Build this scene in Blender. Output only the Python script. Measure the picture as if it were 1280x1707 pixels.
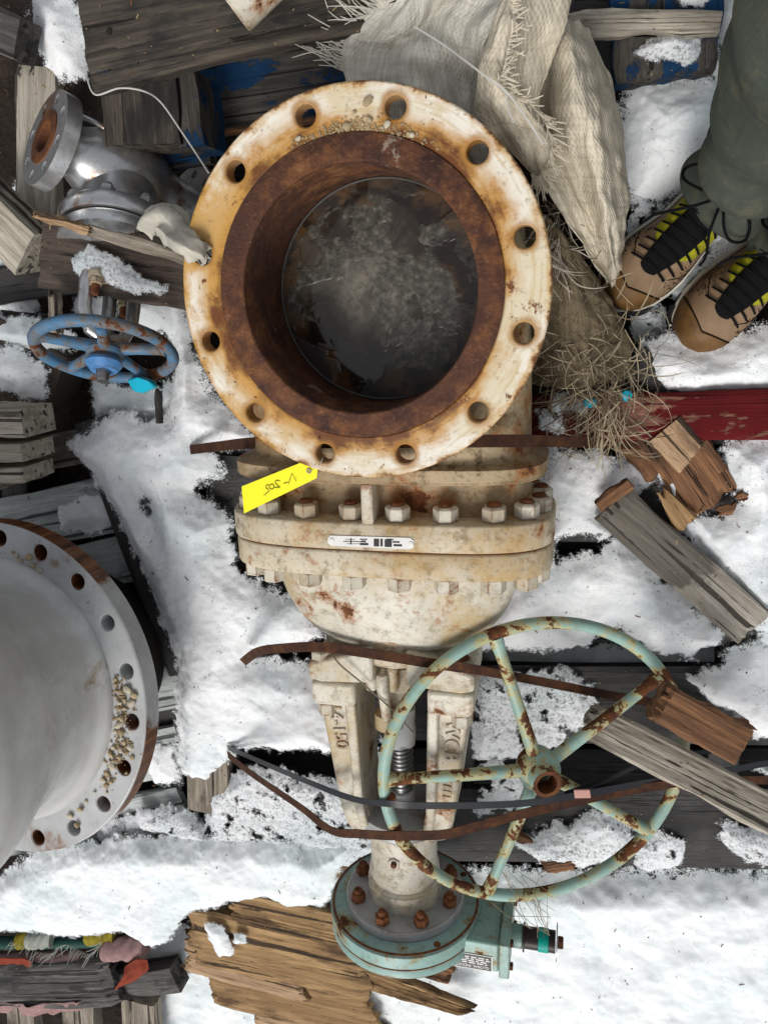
import bpy, bmesh, math, random
import numpy as np
from mathutils import Vector, Matrix
PI = math.pi
for o in list(bpy.data.objects): bpy.data.objects.remove(o)
scn = bpy.context.scene
col = scn.collection

# ------------------------------------------------------------------ camera
CM = np.array([[0.9725060462672035, -0.03191875473012625, -0.2306798280522375],
               [0.03191875473012625, -0.9629443290178138, 0.26780480262480444],
               [-0.2306798280522375, -0.26780480262480444, -0.9354503752850173]])
CC = np.array([0.29436128457227717, -0.00906401070934848, 1.5879120218094513])
FPX = 1282.0
cam = bpy.data.cameras.new('camera'); camo = bpy.data.objects.new('camera', cam); col.objects.link(camo)
mw = Matrix.Identity(4)
for i in range(3):
    mw[i][0] = CM[0][i]; mw[i][1] = -CM[1][i]; mw[i][2] = -CM[2][i]; mw[i][3] = CC[i]
camo.matrix_world = mw
cam.sensor_fit = 'VERTICAL'; cam.sensor_height = 36.0; cam.lens = FPX/1707*36.0
cam.clip_start = 0.02; cam.clip_end = 500
scn.camera = camo
scn.render.resolution_x = 767; scn.render.resolution_y = 1024

# ------------------------------------------------------------------ sky, sun, exposure
SUN_EL, SUN_AZ = math.radians(54), math.radians(188)     # azimuth: clockwise from +Y
w = bpy.data.worlds.new('World'); scn.world = w; w.use_nodes = True
nt = w.node_tree; nt.nodes.clear()
sky = nt.nodes.new('ShaderNodeTexSky'); sky.sky_type = 'NISHITA'; sky.sun_disc = False
sky.sun_elevation = SUN_EL; sky.sun_rotation = SUN_AZ; sky.air_density = 1.0; sky.dust_density = 3.0; sky.ozone_density = 1.0
hs = nt.nodes.new('ShaderNodeHueSaturation'); hs.inputs['Saturation'].default_value = 0.22
bg = nt.nodes.new('ShaderNodeBackground'); bg.inputs[1].default_value = 0.118
wo = nt.nodes.new('ShaderNodeOutputWorld')
nt.links.new(sky.outputs[0], hs.inputs['Color']); nt.links.new(hs.outputs[0], bg.inputs[0]); nt.links.new(bg.outputs[0], wo.inputs[0])
sl = bpy.data.lights.new('sun', 'SUN'); sl.energy = 1.8; sl.angle = math.radians(26); sl.color = (1, .97, .93)
so = bpy.data.objects.new('sun', sl); col.objects.link(so)
sd = Vector((math.sin(SUN_AZ)*math.cos(SUN_EL), math.cos(SUN_AZ)*math.cos(SUN_EL), math.sin(SUN_EL)))
so.rotation_euler = sd.to_track_quat('Z', 'Y').to_euler(); so.location = sd*5
scn.view_settings.view_transform = 'Standard'; scn.view_settings.look = 'None'
scn.view_settings.exposure = 0.10; scn.view_settings.gamma = 1.0

# ------------------------------------------------------------------ geometry helpers
def P(px, py, z):
    d = CM.T @ np.array([(px-640)/FPX, (py-853.5)/FPX, 1.0])
    return Vector((CC + d*(z-CC[2])/d[2]).tolist())
rng = random.Random(7)

def wloc(o):
    v = Vector((0, 0, 0))
    while o is not None:
        v = v + o.location; o = o.parent
    return v
def tag(o, label=None, cat=None, group=None, kind=None):
    if label: o['label'] = label
    if cat: o['category'] = cat
    if group: o['group'] = group
    if kind: o['kind'] = kind
    return o
def empty(name, loc, label=None, cat=None, group=None):
    o = bpy.data.objects.new(name, None); o.empty_display_size = .05; col.objects.link(o); o.location = loc
    return tag(o, label, cat, group)
def link(name, me, parent, loc):
    o = bpy.data.objects.new(name, me); col.objects.link(o)
    if parent is not None:
        o.parent = parent; o.location = Vector(loc) - wloc(parent)
    else: o.location = loc
    return o
def child_like(src, name, parent, loc, rot=None):
    o = bpy.data.objects.new(name, src.data if hasattr(src, 'data') else src); col.objects.link(o)
    if parent is not None:
        o.parent = parent; o.location = Vector(loc) - wloc(parent)
    else: o.location = loc
    if rot: o.rotation_euler = rot
    return o

def frame(axis, up=(0, 0, 1)):
    """3x3 with local z along axis"""
    z = Vector(axis).normalized(); u = Vector(up)
    if abs(z.dot(u.normalized())) > .98: u = Vector((0, 1, 0))
    x = u.cross(z).normalized(); y = z.cross(x)
    return Matrix((x, y, z)).transposed()

class MB:
    def __init__(s): s.v = []; s.f = []; s.uv = None
    def add(s, vs, fs):
        n = len(s.v); s.v += [Vector(a) for a in vs]; s.f += [tuple(i+n for i in f) for f in fs]
    def rings(s, R, closed=True, cap=True):
        n = len(R[0]); vs = [p for r in R for p in r]; fs = []
        m = n if closed else n-1
        for i in range(len(R)-1):
            for j in range(m):
                k = (j+1) % n
                fs.append((i*n+j, i*n+k, (i+1)*n+k, (i+1)*n+j))
        if cap and closed:
            fs.append(tuple(range(n))[::-1]); fs.append(tuple((len(R)-1)*n+j for j in range(n)))
        s.add(vs, fs)
    def lathe(s, prof, c=(0, 0, 0), axis=(0, 0, 1), seg=48, cap=False, up=(0, 0, 1)):
        F = frame(axis, up); c = Vector(c); R = []
        for r, z in prof:
            R.append([c + F @ Vector((r*math.cos(2*PI*j/seg), r*math.sin(2*PI*j/seg), z)) for j in range(seg)])
        s.rings(R, True, cap)
    def tube(s, pts, r, seg=8, cap=True, closed=False):
        pts = [Vector(p) for p in pts]; n = len(pts); R = []; prev = None
        rr = r if hasattr(r, '__len__') else [r]*n
        for i, p in enumerate(pts):
            if closed: t = pts[(i+1) % n]-pts[i-1]
            else: t = pts[min(i+1, n-1)]-pts[max(i-1, 0)]
            if t.length < 1e-9: t = Vector((0, 0, 1))
            t.normalize()
            if prev is None:
                u = t.orthogonal().normalized()
            else:
                u = (prev - t*prev.dot(t))
                u = u.normalized() if u.length > 1e-6 else t.orthogonal().normalized()
            prev = u; v = t.cross(u)
            R.append([p + (u*math.cos(2*PI*j/seg)+v*math.sin(2*PI*j/seg))*rr[i] for j in range(seg)])
        if closed: R.append(R[0])
        s.rings(R, True, cap and not closed)
    def box(s, c, dims, F=None):
        F = F or Matrix.Identity(3); c = Vector(c); x, y, z = [d/2 for d in dims]
        vs = [c + F @ Vector((a*x, b*y, d*z)) for d in (-1, 1) for a, b in ((-1, -1), (1, -1), (1, 1), (-1, 1))]
        s.add(vs, [(3, 2, 1, 0), (4, 5, 6, 7), (0, 1, 5, 4), (1, 2, 6, 5), (2, 3, 7, 6), (3, 0, 4, 7)])
    def prism(s, poly, z0, z1, F=None, c=(0, 0, 0)):
        F = F or Matrix.Identity(3); c = Vector(c)
        s.rings([[c+F @ Vector((x, y, z0)) for x, y in poly], [c+F @ Vector((x, y, z1)) for x, y in poly]])
    def build(s, name, mat, parent=None, origin=None, bevel=0, seg=2, angle=38, label=None, cat=None, group=None, kind=None, flat=False):
        o0 = Vector(origin) if origin is not None else (wloc(parent) if parent is not None else sum(s.v, Vector())/max(1, len(s.v)))
        me = bpy.data.meshes.new(name)
        me.from_pydata([tuple(v-o0) for v in s.v], [], s.f)
        bm = bmesh.new(); bm.from_mesh(me); bmesh.ops.recalc_face_normals(bm, faces=bm.faces[:]); bm.to_mesh(me); bm.free()
        if not flat:
            me.shade_smooth(); me.set_sharp_from_angle(angle=math.radians(angle))
        if mat: me.materials.append(mat)
        o = link(name, me, parent, o0)
        if bevel:
            b = o.modifiers.new('bevel', 'BEVEL'); b.width = bevel; b.segments = seg; b.limit_method = 'ANGLE'; b.angle_limit = math.radians(35)
        return tag(o, label, cat, group, kind)

# numpy gradient noise
_lc = {}
def vnoise(x, y, seed=0):
    if seed not in _lc:
        t = np.random.RandomState(seed).rand(257, 257)*2*PI; _lc[seed] = (np.cos(t), np.sin(t))
    gx, gy = _lc[seed]
    xi = np.floor(x).astype(int); yi = np.floor(y).astype(int); fx = x-xi; fy = y-yi; xi %= 256; yi %= 256
    u = fx**3*(fx*(fx*6-15)+10); v = fy**3*(fy*(fy*6-15)+10)
    d = lambda i, j: gx[xi+i, yi+j]*(fx-i)+gy[xi+i, yi+j]*(fy-j)
    n = (d(0, 0)*(1-u)+d(1, 0)*u)*(1-v)+(d(0, 1)*(1-u)+d(1, 1)*u)*v
    return .5+n*.8
def fbm(x, y, scale, octv=4, seed=0, gain=.5):
    t = 0; a = 1; s = 0; x = x/scale; y = y/scale
    for i in range(octv):
        t = t+a*(vnoise(x+17.3*i, y+9.1*i, seed+i)-.5); s += a; a *= gain
        x, y = (x*.8-y*.6)*2.03, (x*.6+y*.8)*2.03
    return .5+t/s*1.35     # about 0..1
def sdf(X, Y, poly):
    """positive inside"""
    d = np.full(X.shape, 1e9); ins = np.zeros(X.shape, bool); n = len(poly)
    for i in range(n):
        ax, ay = poly[i]; bx, by = poly[(i+1) % n]
        ex, ey = bx-ax, by-ay; wx, wy = X-ax, Y-ay
        t = np.clip((wx*ex+wy*ey)/(ex*ex+ey*ey+1e-12), 0, 1)
        d = np.minimum(d, (wx-ex*t)**2+(wy-ey*t)**2)
        c = ((ay <= Y) != (by <= Y))
        xs = ax+(Y-ay)*ex/(ey if abs(ey) > 1e-12 else 1e-12)
        ins ^= c & (X < xs)
    d = np.sqrt(d); return np.where(ins, d, -d)
def field_mesh(name, X, Y, Zt, keep, mat, origin, parent=None, attr=None, **kw):
    """grid mesh from the kept vertices"""
    nx, ny = X.shape
    q = keep[:-1, :-1] & keep[1:, :-1] & keep[1:, 1:] & keep[:-1, 1:]
    idx = np.arange(nx*ny).reshape(nx, ny)
    F = np.stack([idx[:-1, :-1][q], idx[1:, :-1][q], idx[1:, 1:][q], idx[:-1, 1:][q]], 1)
    used = np.unique(F); mp = np.full(nx*ny, -1); mp[used] = np.arange(len(used))
    V = np.stack([X.ravel()[used]-origin[0], Y.ravel()[used]-origin[1], Zt.ravel()[used]-origin[2]], 1)
    F = mp[F]
    me = bpy.data.meshes.new(name)
    me.vertices.add(len(V)); me.vertices.foreach_set('co', V.astype(np.float32).ravel())
    me.loops.add(F.size); me.loops.foreach_set('vertex_index', F.astype(np.int32).ravel())
    me.polygons.add(len(F)); me.polygons.foreach_set('loop_start', np.arange(0, F.size, 4, dtype=np.int32))
    me.polygons.foreach_set('loop_total', np.full(len(F), 4, dtype=np.int32))
    if attr is not None:
        at = me.attributes.new('cover', 'FLOAT', 'POINT'); at.data.foreach_set('value', attr.ravel()[used].astype(np.float32))
    me.update(calc_edges=True); me.shade_smooth(); me.materials.append(mat)
    return tag(link(name, me, parent, origin), **kw)

# ------------------------------------------------------------------ material helpers
class G:
    def __init__(s, name, rough=.7, metal=0.0, spec=.3):
        s.m = bpy.data.materials.new(name); s.m.use_nodes = True; s.t = s.m.node_tree
        s.b = s.t.nodes['Principled BSDF']; s.b.inputs['Roughness'].default_value = rough; s.b.inputs['Metallic'].default_value = metal
        s.b.inputs['Specular IOR Level'].default_value = spec
        s.tc = s.t.nodes.new('ShaderNodeTexCoord'); s.O = s.tc.outputs['Object']; s.U = s.tc.outputs['UV']
    def put(s, inp, v):
        if hasattr(v, 'is_linked') or hasattr(v, 'links'): s.t.links.new(v, inp)
        else:
            if hasattr(inp.default_value, '__len__') and not hasattr(v, '__len__'): v = (v,)*len(inp.default_value)
            if hasattr(v, '__len__') and len(v) == 3 and len(inp.default_value) == 4: v = (*v, 1)
            inp.default_value = v
    def node(s, typ, ins=None, **props):
        n = s.t.nodes.new(typ)
        for k, v in props.items(): setattr(n, k, v)
        for k, v in (ins or {}).items(): s.put(n.inputs[k], v)
        return n
    def map(s, scale=(1, 1, 1), loc=(0, 0, 0), vec=None):
        return s.node('ShaderNodeMapping', {'Vector': vec or s.O, 'Scale': scale, 'Location': loc}).outputs[0]
    def rnd(s, vec=None, k=37.0):
        oi = s.node('ShaderNodeObjectInfo'); m = s.math('MULTIPLY', oi.outputs['Random'], k)
        c = s.node('ShaderNodeCombineXYZ', {0: m, 1: m, 2: m})
        return s.node('ShaderNodeVectorMath', {0: vec or s.O, 1: c.outputs[0]}, operation='ADD').outputs[0]
    def noise(s, scale, detail=5, rough=.6, vec=None, dist=0.0):
        return s.node('ShaderNodeTexNoise', {'Vector': vec or s.O, 'Scale': scale, 'Detail': detail, 'Roughness': rough, 'Distortion': dist}).outputs[0]
    def voro(s, scale, vec=None, feature='F1', out='Distance'):
        return s.node('ShaderNodeTexVoronoi', {'Vector': vec or s.O, 'Scale': scale}, feature=feature).outputs[out]
    def math(s, op, a, b=0.0, c=0.0, clamp=False):
        n = s.node('ShaderNodeMath', operation=op, use_clamp=clamp)
        s.put(n.inputs[0], a); s.put(n.inputs[1], b)
        if op in ('MULTIPLY_ADD', 'WRAP', 'SMOOTH_MIN', 'COMPARE'): s.put(n.inputs[2], c)
        return n.outputs[0]
    def step(s, x, a, b, lo=0.0, hi=1.0):
        return s.node('ShaderNodeMapRange', {'Value': x, 'From Min': a, 'From Max': b, 'To Min': lo, 'To Max': hi}, interpolation_type='SMOOTHSTEP').outputs[0]
    def mix(s, f, a, b, mode='MIX'):
        n = s.node('ShaderNodeMix', data_type='RGBA', blend_type=mode)
        s.put(n.inputs[0], f); s.put(n.inputs[6], a); s.put(n.inputs[7], b); return n.outputs[2]
    def ramp(s, f, stops):
        n = s.node('ShaderNodeValToRGB'); s.put(n.inputs[0], f); e = n.color_ramp.elements
        while len(e) < len(stops): e.new(.5)
        for x, (p, c) in zip(e, stops): x.position = p; x.color = (*c, 1) if len(c) == 3 else c
        return n.outputs[0]
    def xyz(s, vec=None):
        n = s.node('ShaderNodeSeparateXYZ', {0: vec or s.O}); return n.outputs
    def color(s, c): s.put(s.b.inputs['Base Color'], c); return s
    def rough(s, c): s.put(s.b.inputs['Roughness'], c); return s
    def metal(s, c): s.put(s.b.inputs['Metallic'], c); return s
    def bump(s, h, strength=.5, dist=.002, prev=None):
        i = {'Height': h, 'Strength': strength, 'Distance': dist}
        if prev is not None: i['Normal'] = prev
        o = s.node('ShaderNodeBump', i).outputs[0]; s.put(s.b.inputs['Normal'], o); return o
    def edge(s):
        bv = s.node('ShaderNodeBevel', {'Radius': .005}, samples=3); g = s.node('ShaderNodeNewGeometry')
        d = s.node('ShaderNodeVectorMath', {0: bv.outputs[0], 1: g.outputs['Normal']}, operation='DOT_PRODUCT').outputs['Value']
        return s.step(d, .985, .86)

RUST_D, RUST_M, RUST_O = (.045, .016, .009), (.12, .042, .016), (.30, .11, .022)

def m_rust(name='rust', k=1.0, scale=30):
    g = G(name, .85); v = g.rnd()
    n = g.noise(scale, 8, .7, v); n2 = g.noise(scale*.25, 3, .5, v)
    c = g.ramp(n, [(.36, tuple(a*k for a in RUST_D)), (.5, tuple(a*k for a in RUST_M)), (.66, tuple(a*k*.75 for a in RUST_O))])
    c = g.mix(g.step(n2, .35, .7, 0, .5), c, tuple(a*k for a in (.07, .024, .014)))
    g.color(c); g.bump(g.noise(scale*8, 4, .7, v), .5, .001); return g.m

def m_paint(name, base, dark, rust=.5, rscale=14, rough=.5, metal=0.0, edge=.5, grime=.4, stain=None, speck=0.0, flake=None):
    """old paint: mottled coat, grime, rust where it has worn through, rusty edges"""
    g = G(name, rough, metal); v = g.rnd()
    n1 = g.noise(6, 5, .6, v); n2 = g.noise(40, 6, .7, v); n3 = g.noise(rscale, 9, .68, v, .3)
    c = g.mix(g.step(n1, .38, .62), base, tuple(.78*a for a in base))
    c = g.mix(g.step(n2, .50, .68, 0, grime), c, dark)
    if stain:
        sn = g.noise(6, 9, .76, v, .25); c = g.mix(g.step(sn, .43, .66, 0, .7), c, stain)
    if speck:
        sp = g.noise(150, 3, .6, v); c = g.mix(g.step(sp, .57, .66, 0, speck), c, tuple(.35*a for a in dark))
    ed = g.edge()
    rm = g.math('ADD', n3, g.math('MULTIPLY', ed, edge*.14))
    m = g.step(rm, .645-.20*rust, .675-.20*rust)
    halo = g.step(rm, .555-.20*rust, .655-.20*rust, 0, .8)
    c = g.mix(halo, c, flake or RUST_O)
    rc = g.ramp(g.noise(60, 6, .7, v), [(.36, RUST_D), (.52, RUST_M), (.66, (.2, .07, .02))])
    c = g.mix(m, c, rc); g.color(c)
    g.rough(g.mix(m, g.step(n2, .2, .8, rough*.8, min(1, rough*1.3)), .9))
    if metal: g.metal(g.math('MULTIPLY', g.math('SUBTRACT', 1.0, m), metal))
    h = g.math('ADD', g.math('MULTIPLY', n2, .5), g.math('MULTIPLY', g.math('SUBTRACT', 1.0, m), .6))
    g.bump(h, .35, .0012); return g.m

def m_wood(name, a, b, crack=(.012, .010, .009), stain=None, stain_amt=.5, paint=None, paint_amt=.5, rough=.85, grain=1.0, wet=0, wetx=None):
    g = G(name, rough, 0, .5 if wet else .2); v = g.rnd()
    vs = g.map((3.2, 48*grain, 48*grain), vec=v); vf = g.map((13, 260*grain, 260*grain), vec=v)
    n1 = g.noise(1, 7, .7, vs, .6); n2 = g.noise(1, 5, .75, vf, .3); n3 = g.noise(5, 4, .6, v)
    c = g.mix(g.step(n1, .36, .62), tuple(1.15*x for x in a), b)
    c = g.mix(g.step(n2, .48, .70, 0, .75), c, tuple(.4*x for x in b))
    c = g.mix(g.step(n3, .35, .7, 0, .45), c, tuple(.6*x for x in a))
    if stain: c = g.mix(g.step(g.noise(7, 5, .65, g.map((.6, 1.4, 1.4), vec=v)), .60-.25*stain_amt, .72-.2*stain_amt, 0, .85), c, stain)
    cr = g.step(g.noise(1, 4, .55, g.map((1.6, 70*grain, 70*grain), (3, 5, 7), v), .4), .60, .63)
    kn = g.voro(1, g.map((4.5, 13, 13), (1, 2, 3), v)); c = g.mix(g.step(kn, .16, .09, 0, .75), c, tuple(.35*x for x in b))
    c = g.mix(g.math('MULTIPLY', cr, .85), c, crack)
    h = g.math('SUBTRACT', g.math('ADD', g.math('MULTIPLY', n1, .6), g.math('MULTIPLY', n2, .35)), g.math('MULTIPLY', cr, .9))
    if wetx:
        c = g.mix(g.step(g.math('ADD', g.xyz()[0], g.math('MULTIPLY', g.math('SUBTRACT', g.noise(14, 5, .7), .5), .16)), wetx+.012, wetx-.012, 0, .72), c, tuple(.22*x for x in b))
    if paint:
        pm = g.step(g.math('ADD', g.noise(9, 7, .65, g.map((.7, 1.6, 1.6), (9, 2, 4), v)), g.math('MULTIPLY', g.math('SUBTRACT', .5, n1), .35)), .72-.35*paint_amt, .76-.35*paint_amt)
        pc = g.mix(g.step(n3, .3, .7), paint, tuple(.55*x for x in paint))
        c = g.mix(pm, c, pc); h = g.math('ADD', h, g.math('MULTIPLY', pm, .25))
    g.color(c); g.bump(h, 1.0, .005)
    if wet: g.rough(g.step(n3, .3, .7, .35, .8))
    return g.m

M = {}
# the valve's old cream coat
M['cream'] = m_paint('cream_paint', (.615, .54, .405), (.20, .155, .09), rust=.02, rscale=13, rough=.5, edge=1.5, grime=.85, stain=(.46, .28, .075), speck=.3)
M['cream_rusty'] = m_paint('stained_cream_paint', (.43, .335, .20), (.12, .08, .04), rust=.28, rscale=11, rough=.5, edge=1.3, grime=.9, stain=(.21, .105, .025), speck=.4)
M['silver_big'] = m_paint('grey_body_paint', (.66, .665, .66), (.42, .42, .40), rust=-.3, rscale=7, rough=.48, metal=.08, edge=.5, grime=.4, stain=(.50, .49, .46), flake=(.30, .2, .1))
M['creamw'] = m_paint('cream_paint_clean', (.67, .63, .53), (.26, .22, .15), rust=.02, rscale=16, rough=.45, edge=1.3, grime=.7, stain=(.47, .33, .12), speck=.3)
M['nut'] = m_paint('nut_paint', (.62, .585, .485), (.27, .21, .13), rust=.02, rscale=30, rough=.45, edge=1.5, grime=.5, stain=(.42, .30, .15))
M['rust'] = m_rust('rust'); M['rustb'] = m_rust('rust_bright', 1.5, 60)
M['strap'] = m_rust('strap_rust', .48, 45)
M['silver'] = m_paint('aluminium_paint', (.70, .71, .715), (.16, .16, .16), rust=.02, rscale=9, rough=.30, metal=.82, edge=.5, grime=.45, flake=(.25, .12, .05))
M['silverd'] = m_paint('aluminium_paint_dull', (.45, .455, .45), (.2, .2, .19), rust=-.1, rscale=6, rough=.45, metal=.25, edge=1.0, grime=.35, flake=(.22, .11, .05))
M['teal'] = m_paint('teal_paint', (.29, .45, .405), (.12, .12, .075), rust=.22, rscale=15, rough=.4, edge=.9, grime=.5, flake=(.28, .20, .07))
M['wheel'] = m_paint('wheel_paint', (.32, .49, .43), (.24, .25, .13), rust=.56, rscale=17, rough=.42, edge=.0, grime=.5, flake=(.50, .40, .15))
M['blue'] = m_paint('blue_paint', (.075, .195, .34), (.10, .10, .085), rust=.46, rscale=18, rough=.5, edge=.0, grime=.9, stain=(.20, .17, .12), flake=(.17, .12, .07))
M['blueclean'] = m_paint('blue_cap', (.08, .24, .52), (.06, .08, .1), rust=.05, rough=.4, grime=.6)
M['steel'] = m_paint('stem_steel', (.35, .35, .35), (.08, .08, .08), rust=-.2, rough=.35, metal=.9)
M['bark_wood'] = None
M['w_grey'] = m_wood('weathered_grey_wood', (.50, .455, .375), (.31, .27, .215), stain=(.13, .11, .09), stain_amt=.2)
M['w_dark'] = m_wood('dark_wet_wood', (.032, .028, .025), (.015, .014, .013), stain=(.008, .008, .008), stain_amt=.5, wet=1)
M['w_black'] = m_wood('blackened_wood', (.030, .028, .027), (.016, .015, .015), wet=1)
M['w_char'] = m_wood('charcoal_grey_wood', (.15, .14, .13), (.06, .057, .054), stain=(.02, .02, .02), stain_amt=.45)
M['w_pallet'] = m_wood('old_pallet_wood', (.105, .088, .068), (.036, .031, .027), stain=(.018, .018, .018), stain_amt=.5, paint=(.02, .07, .15), paint_amt=.12)
M['w_blue'] = m_wood('blue_painted_wood', (.11, .098, .085), (.04, .037, .034), paint=(.010, .055, .14), paint_amt=.62)
M['w_pale'] = m_wood('pale_painted_board', (.55, .585, .565), (.40, .43, .42), crack=(.03, .03, .03), stain=(.13, .14, .14), stain_amt=.2)
M['w_brown'] = m_wood('brown_wood', (.27, .135, .065), (.12, .06, .036), stain=(.045, .028, .022), stain_amt=.35)
M['w_fresh'] = m_wood('freshly_split_wood', (.52, .36, .22), (.33, .20, .11), stain=(.14, .09, .06), stain_amt=.25)
M['w_tan'] = m_wood('tan_plywood', (.41, .262, .125), (.25, .148, .068), stain=(.065, .036, .02), stain_amt=.42, grain=.6)
M['w_mould'] = m_wood('grey_brown_plank', (.37, .32, .255), (.19, .16, .125), stain=(.075, .06, .048), stain_amt=.45)
M['w_twotone'] = m_wood('half_wet_plank', (.50, .455, .385), (.30, .27, .22), stain=(.14, .115, .09), stain_amt=.2, wetx=.215)
M['w_soot'] = m_wood('sooty_brown_plank', (.115, .088, .070), (.060, .046, .038), stain=(.03, .025, .022), stain_amt=.4)
M['w_red'] = m_wood('red_stained_wood', (.36, .17, .12), (.20, .085, .06), stain=(.05, .015, .015), stain_amt=.25, paint=(.125, .006, .008), paint_amt=.95)

def m_snow(name, col1=(.92, .93, .94), dirt=.4, ice=0.0, bs=.3):
    """old snow: grains, faint blue-green melt, scattered specks; it breaks up into single grains where the cover runs out"""
    g = G(name, .6, 0, .25); gv = g.node('ShaderNodeNewGeometry').outputs['Position']
    n = g.noise(7, 4, .6, gv); gr_ = g.noise(230, 4, .8, gv); sp = g.noise(190, 3, .7, gv)
    c = g.mix(g.step(n, .44, .64, 0, .9), col1, tuple(a*b for a, b in zip(col1, (.83, .885, .89))))
    c = g.mix(g.step(gr_, .52, .70, 0, .28), c, tuple(a*b for a, b in zip(col1, (.58, .61, .63))))
    dm = g.math('MULTIPLY', g.step(sp, .56, .68), g.step(g.noise(16, 4, .65, gv), .48, .64, 0, dirt))
    c = g.mix(dm, c, (.16, .15, .13))
    if ice:
        n5 = g.noise(170, 4, .8, gv); n6 = g.noise(22, 3, .6, gv)
        c = g.mix(g.math('MULTIPLY', g.step(n5, .50, .62), g.step(n6, .35, .6, .15, ice)), c, (.16, .165, .17)); g.rough(g.step(n5, .4, .6, .5, .25))
    g.color(c)
    h = g.math('ADD', g.math('MULTIPLY', g.noise(300, 4, .8, gv), .7), g.math('MULTIPLY', g.noise(90, 4, .7, gv), .8))
    g.bump(h, bs, .004)
    cv = g.node('ShaderNodeAttribute', attribute_name='cover').outputs['Fac']
    k = g.math('ADD', cv, g.math('MULTIPLY', g.math('SUBTRACT', g.noise(48, 5, .7, gv), .5), 1.7))
    k = g.math('ADD', k, g.math('MULTIPLY', g.math('SUBTRACT', g.noise(330, 2, .6, gv), .5), .9))
    g.put(g.b.inputs['Alpha'], g.step(k, -.22, .22)); return g.m
M['snow'] = m_snow('snow', dirt=.7, bs=.55); M['snow_ice'] = m_snow('icy_snow', (.84, .855, .87), .6, .85, .8)
M['snow_soft'] = m_snow('packed_snow', (.87, .90, .905), .4, 0, .40)

def m_flat(name, c, rough=.6, metal=0, var=.25, scale=30, bump=.2, spec=.22):
    g = G(name, rough, metal, spec); v = g.rnd(); n = g.noise(scale, 5, .6, v)
    g.color(g.mix(g.step(n, .3, .7, 0, var), c, tuple(.5*a for a in c))); g.bump(g.noise(scale*6, 3, .6, v), bump, .001); return g.m
M['black'] = m_flat('black_plastic', (.018, .020, .024), .35)
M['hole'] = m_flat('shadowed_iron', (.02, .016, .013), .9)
M['yellow'] = m_flat('yellow_card', (.86, .80, .012), .45, var=.14, bump=.3)
M['ink'] = m_flat('black_ink', (.012, .012, .012), .5)
M['plate'] = m_flat('white_name_plate', (.75, .74, .71), .35, var=.15)
M['plated'] = m_flat('black_name_plate', (.02, .022, .022), .4)
M['tape'] = m_flat('teal_tape', (.0, .35, .29), .45)
M['cyan'] = m_flat('turquoise_plastic', (.01, .40, .56), .4)
M['wire'] = m_flat('thin_wire', (.40, .38, .33), .5, .4)
M['twine'] = m_flat('white_twine', (.55, .54, .50), .8)
M['rag'] = m_flat('dirty_rag', (.56, .53, .45), .9, var=.6)
M['pebble'] = m_flat('tan_pebble', (.46, .36, .22), .8, var=.6, scale=50)
M['pebble2'] = m_flat('pale_pebble', (.56, .50, .38), .8, var=.5, scale=50)
def m_rim():
    m = m_paint('grey_flange_paint', (.52, .53, .53), (.26, .26, .25), rust=-.1, rscale=6, rough=.45, metal=.15, edge=1.0, grime=.3, flake=(.22, .11, .05))
    g = G.__new__(G); g.m = m; g.t = m.node_tree; g.b = g.t.nodes['Principled BSDF']; g.tc = g.t.nodes.new('ShaderNodeTexCoord'); g.O = g.tc.outputs['Object']; g.U = g.tc.outputs['UV']
    old = g.b.inputs['Base Color'].links[0].from_socket; nz = g.xyz(g.node('ShaderNodeNewGeometry').outputs['Normal'])[2]
    k = g.math('MULTIPLY', g.step(nz, .75, .5), g.step(g.math('ADD', g.noise(2.6, 2, .4), g.math('MULTIPLY', g.noise(25, 6, .7), .16)), .56, .60))
    rc = g.ramp(g.noise(1, 6, .7, g.map((60, 60, 6))), [(.36, RUST_D), (.5, (.14, .052, .02)), (.64, (.26, .11, .04))])
    g.color(g.mix(k, old, rc)); return m
M['rim'] = m_rim()
M['grit'] = m_flat('tan_grit', (.38, .28, .16), .9, var=.5)
M['straw'] = m_flat('dry_straw', (.40, .33, .22), .8, var=.7, scale=12)
M['strawd'] = m_flat('dead_grass', (.17, .13, .085), .85, var=.7, scale=12)
M['tarp_dark'] = m_flat('carton', (.055, .042, .034), .7)
M['pink'] = m_flat('pink_carpet', (.36, .22, .21), .95, var=.6, scale=60, bump=.8)
M['orange'] = m_flat('orange_carpet', (.26, .05, .025), .95, var=.5, scale=60, bump=.8)
M['green'] = m_flat('dark_green_pole', (.012, .06, .045), .5)
M['moss'] = m_flat('yellow_moss', (.32, .26, .03), .95, var=.7, scale=50, bump=.8)
M['bandage'] = m_flat('pale_wrap', (.36, .38, .33), .9, var=.5)

def m_ground():
    g = G('wet_dark_soil', .9, 0, .15); n = g.noise(9, 8, .7); n2 = g.noise(60, 5, .7)
    c = g.ramp(n, [(.3, (.012, .010, .009)), (.55, (.035, .026, .020)), (.75, (.075, .055, .038))])
    g.color(g.mix(g.step(n2, .55, .75, 0, .5), c, (.10, .08, .06))); g.bump(g.math('ADD', n, n2), 1.0, .015); return g.m
M['ground'] = m_ground()

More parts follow.
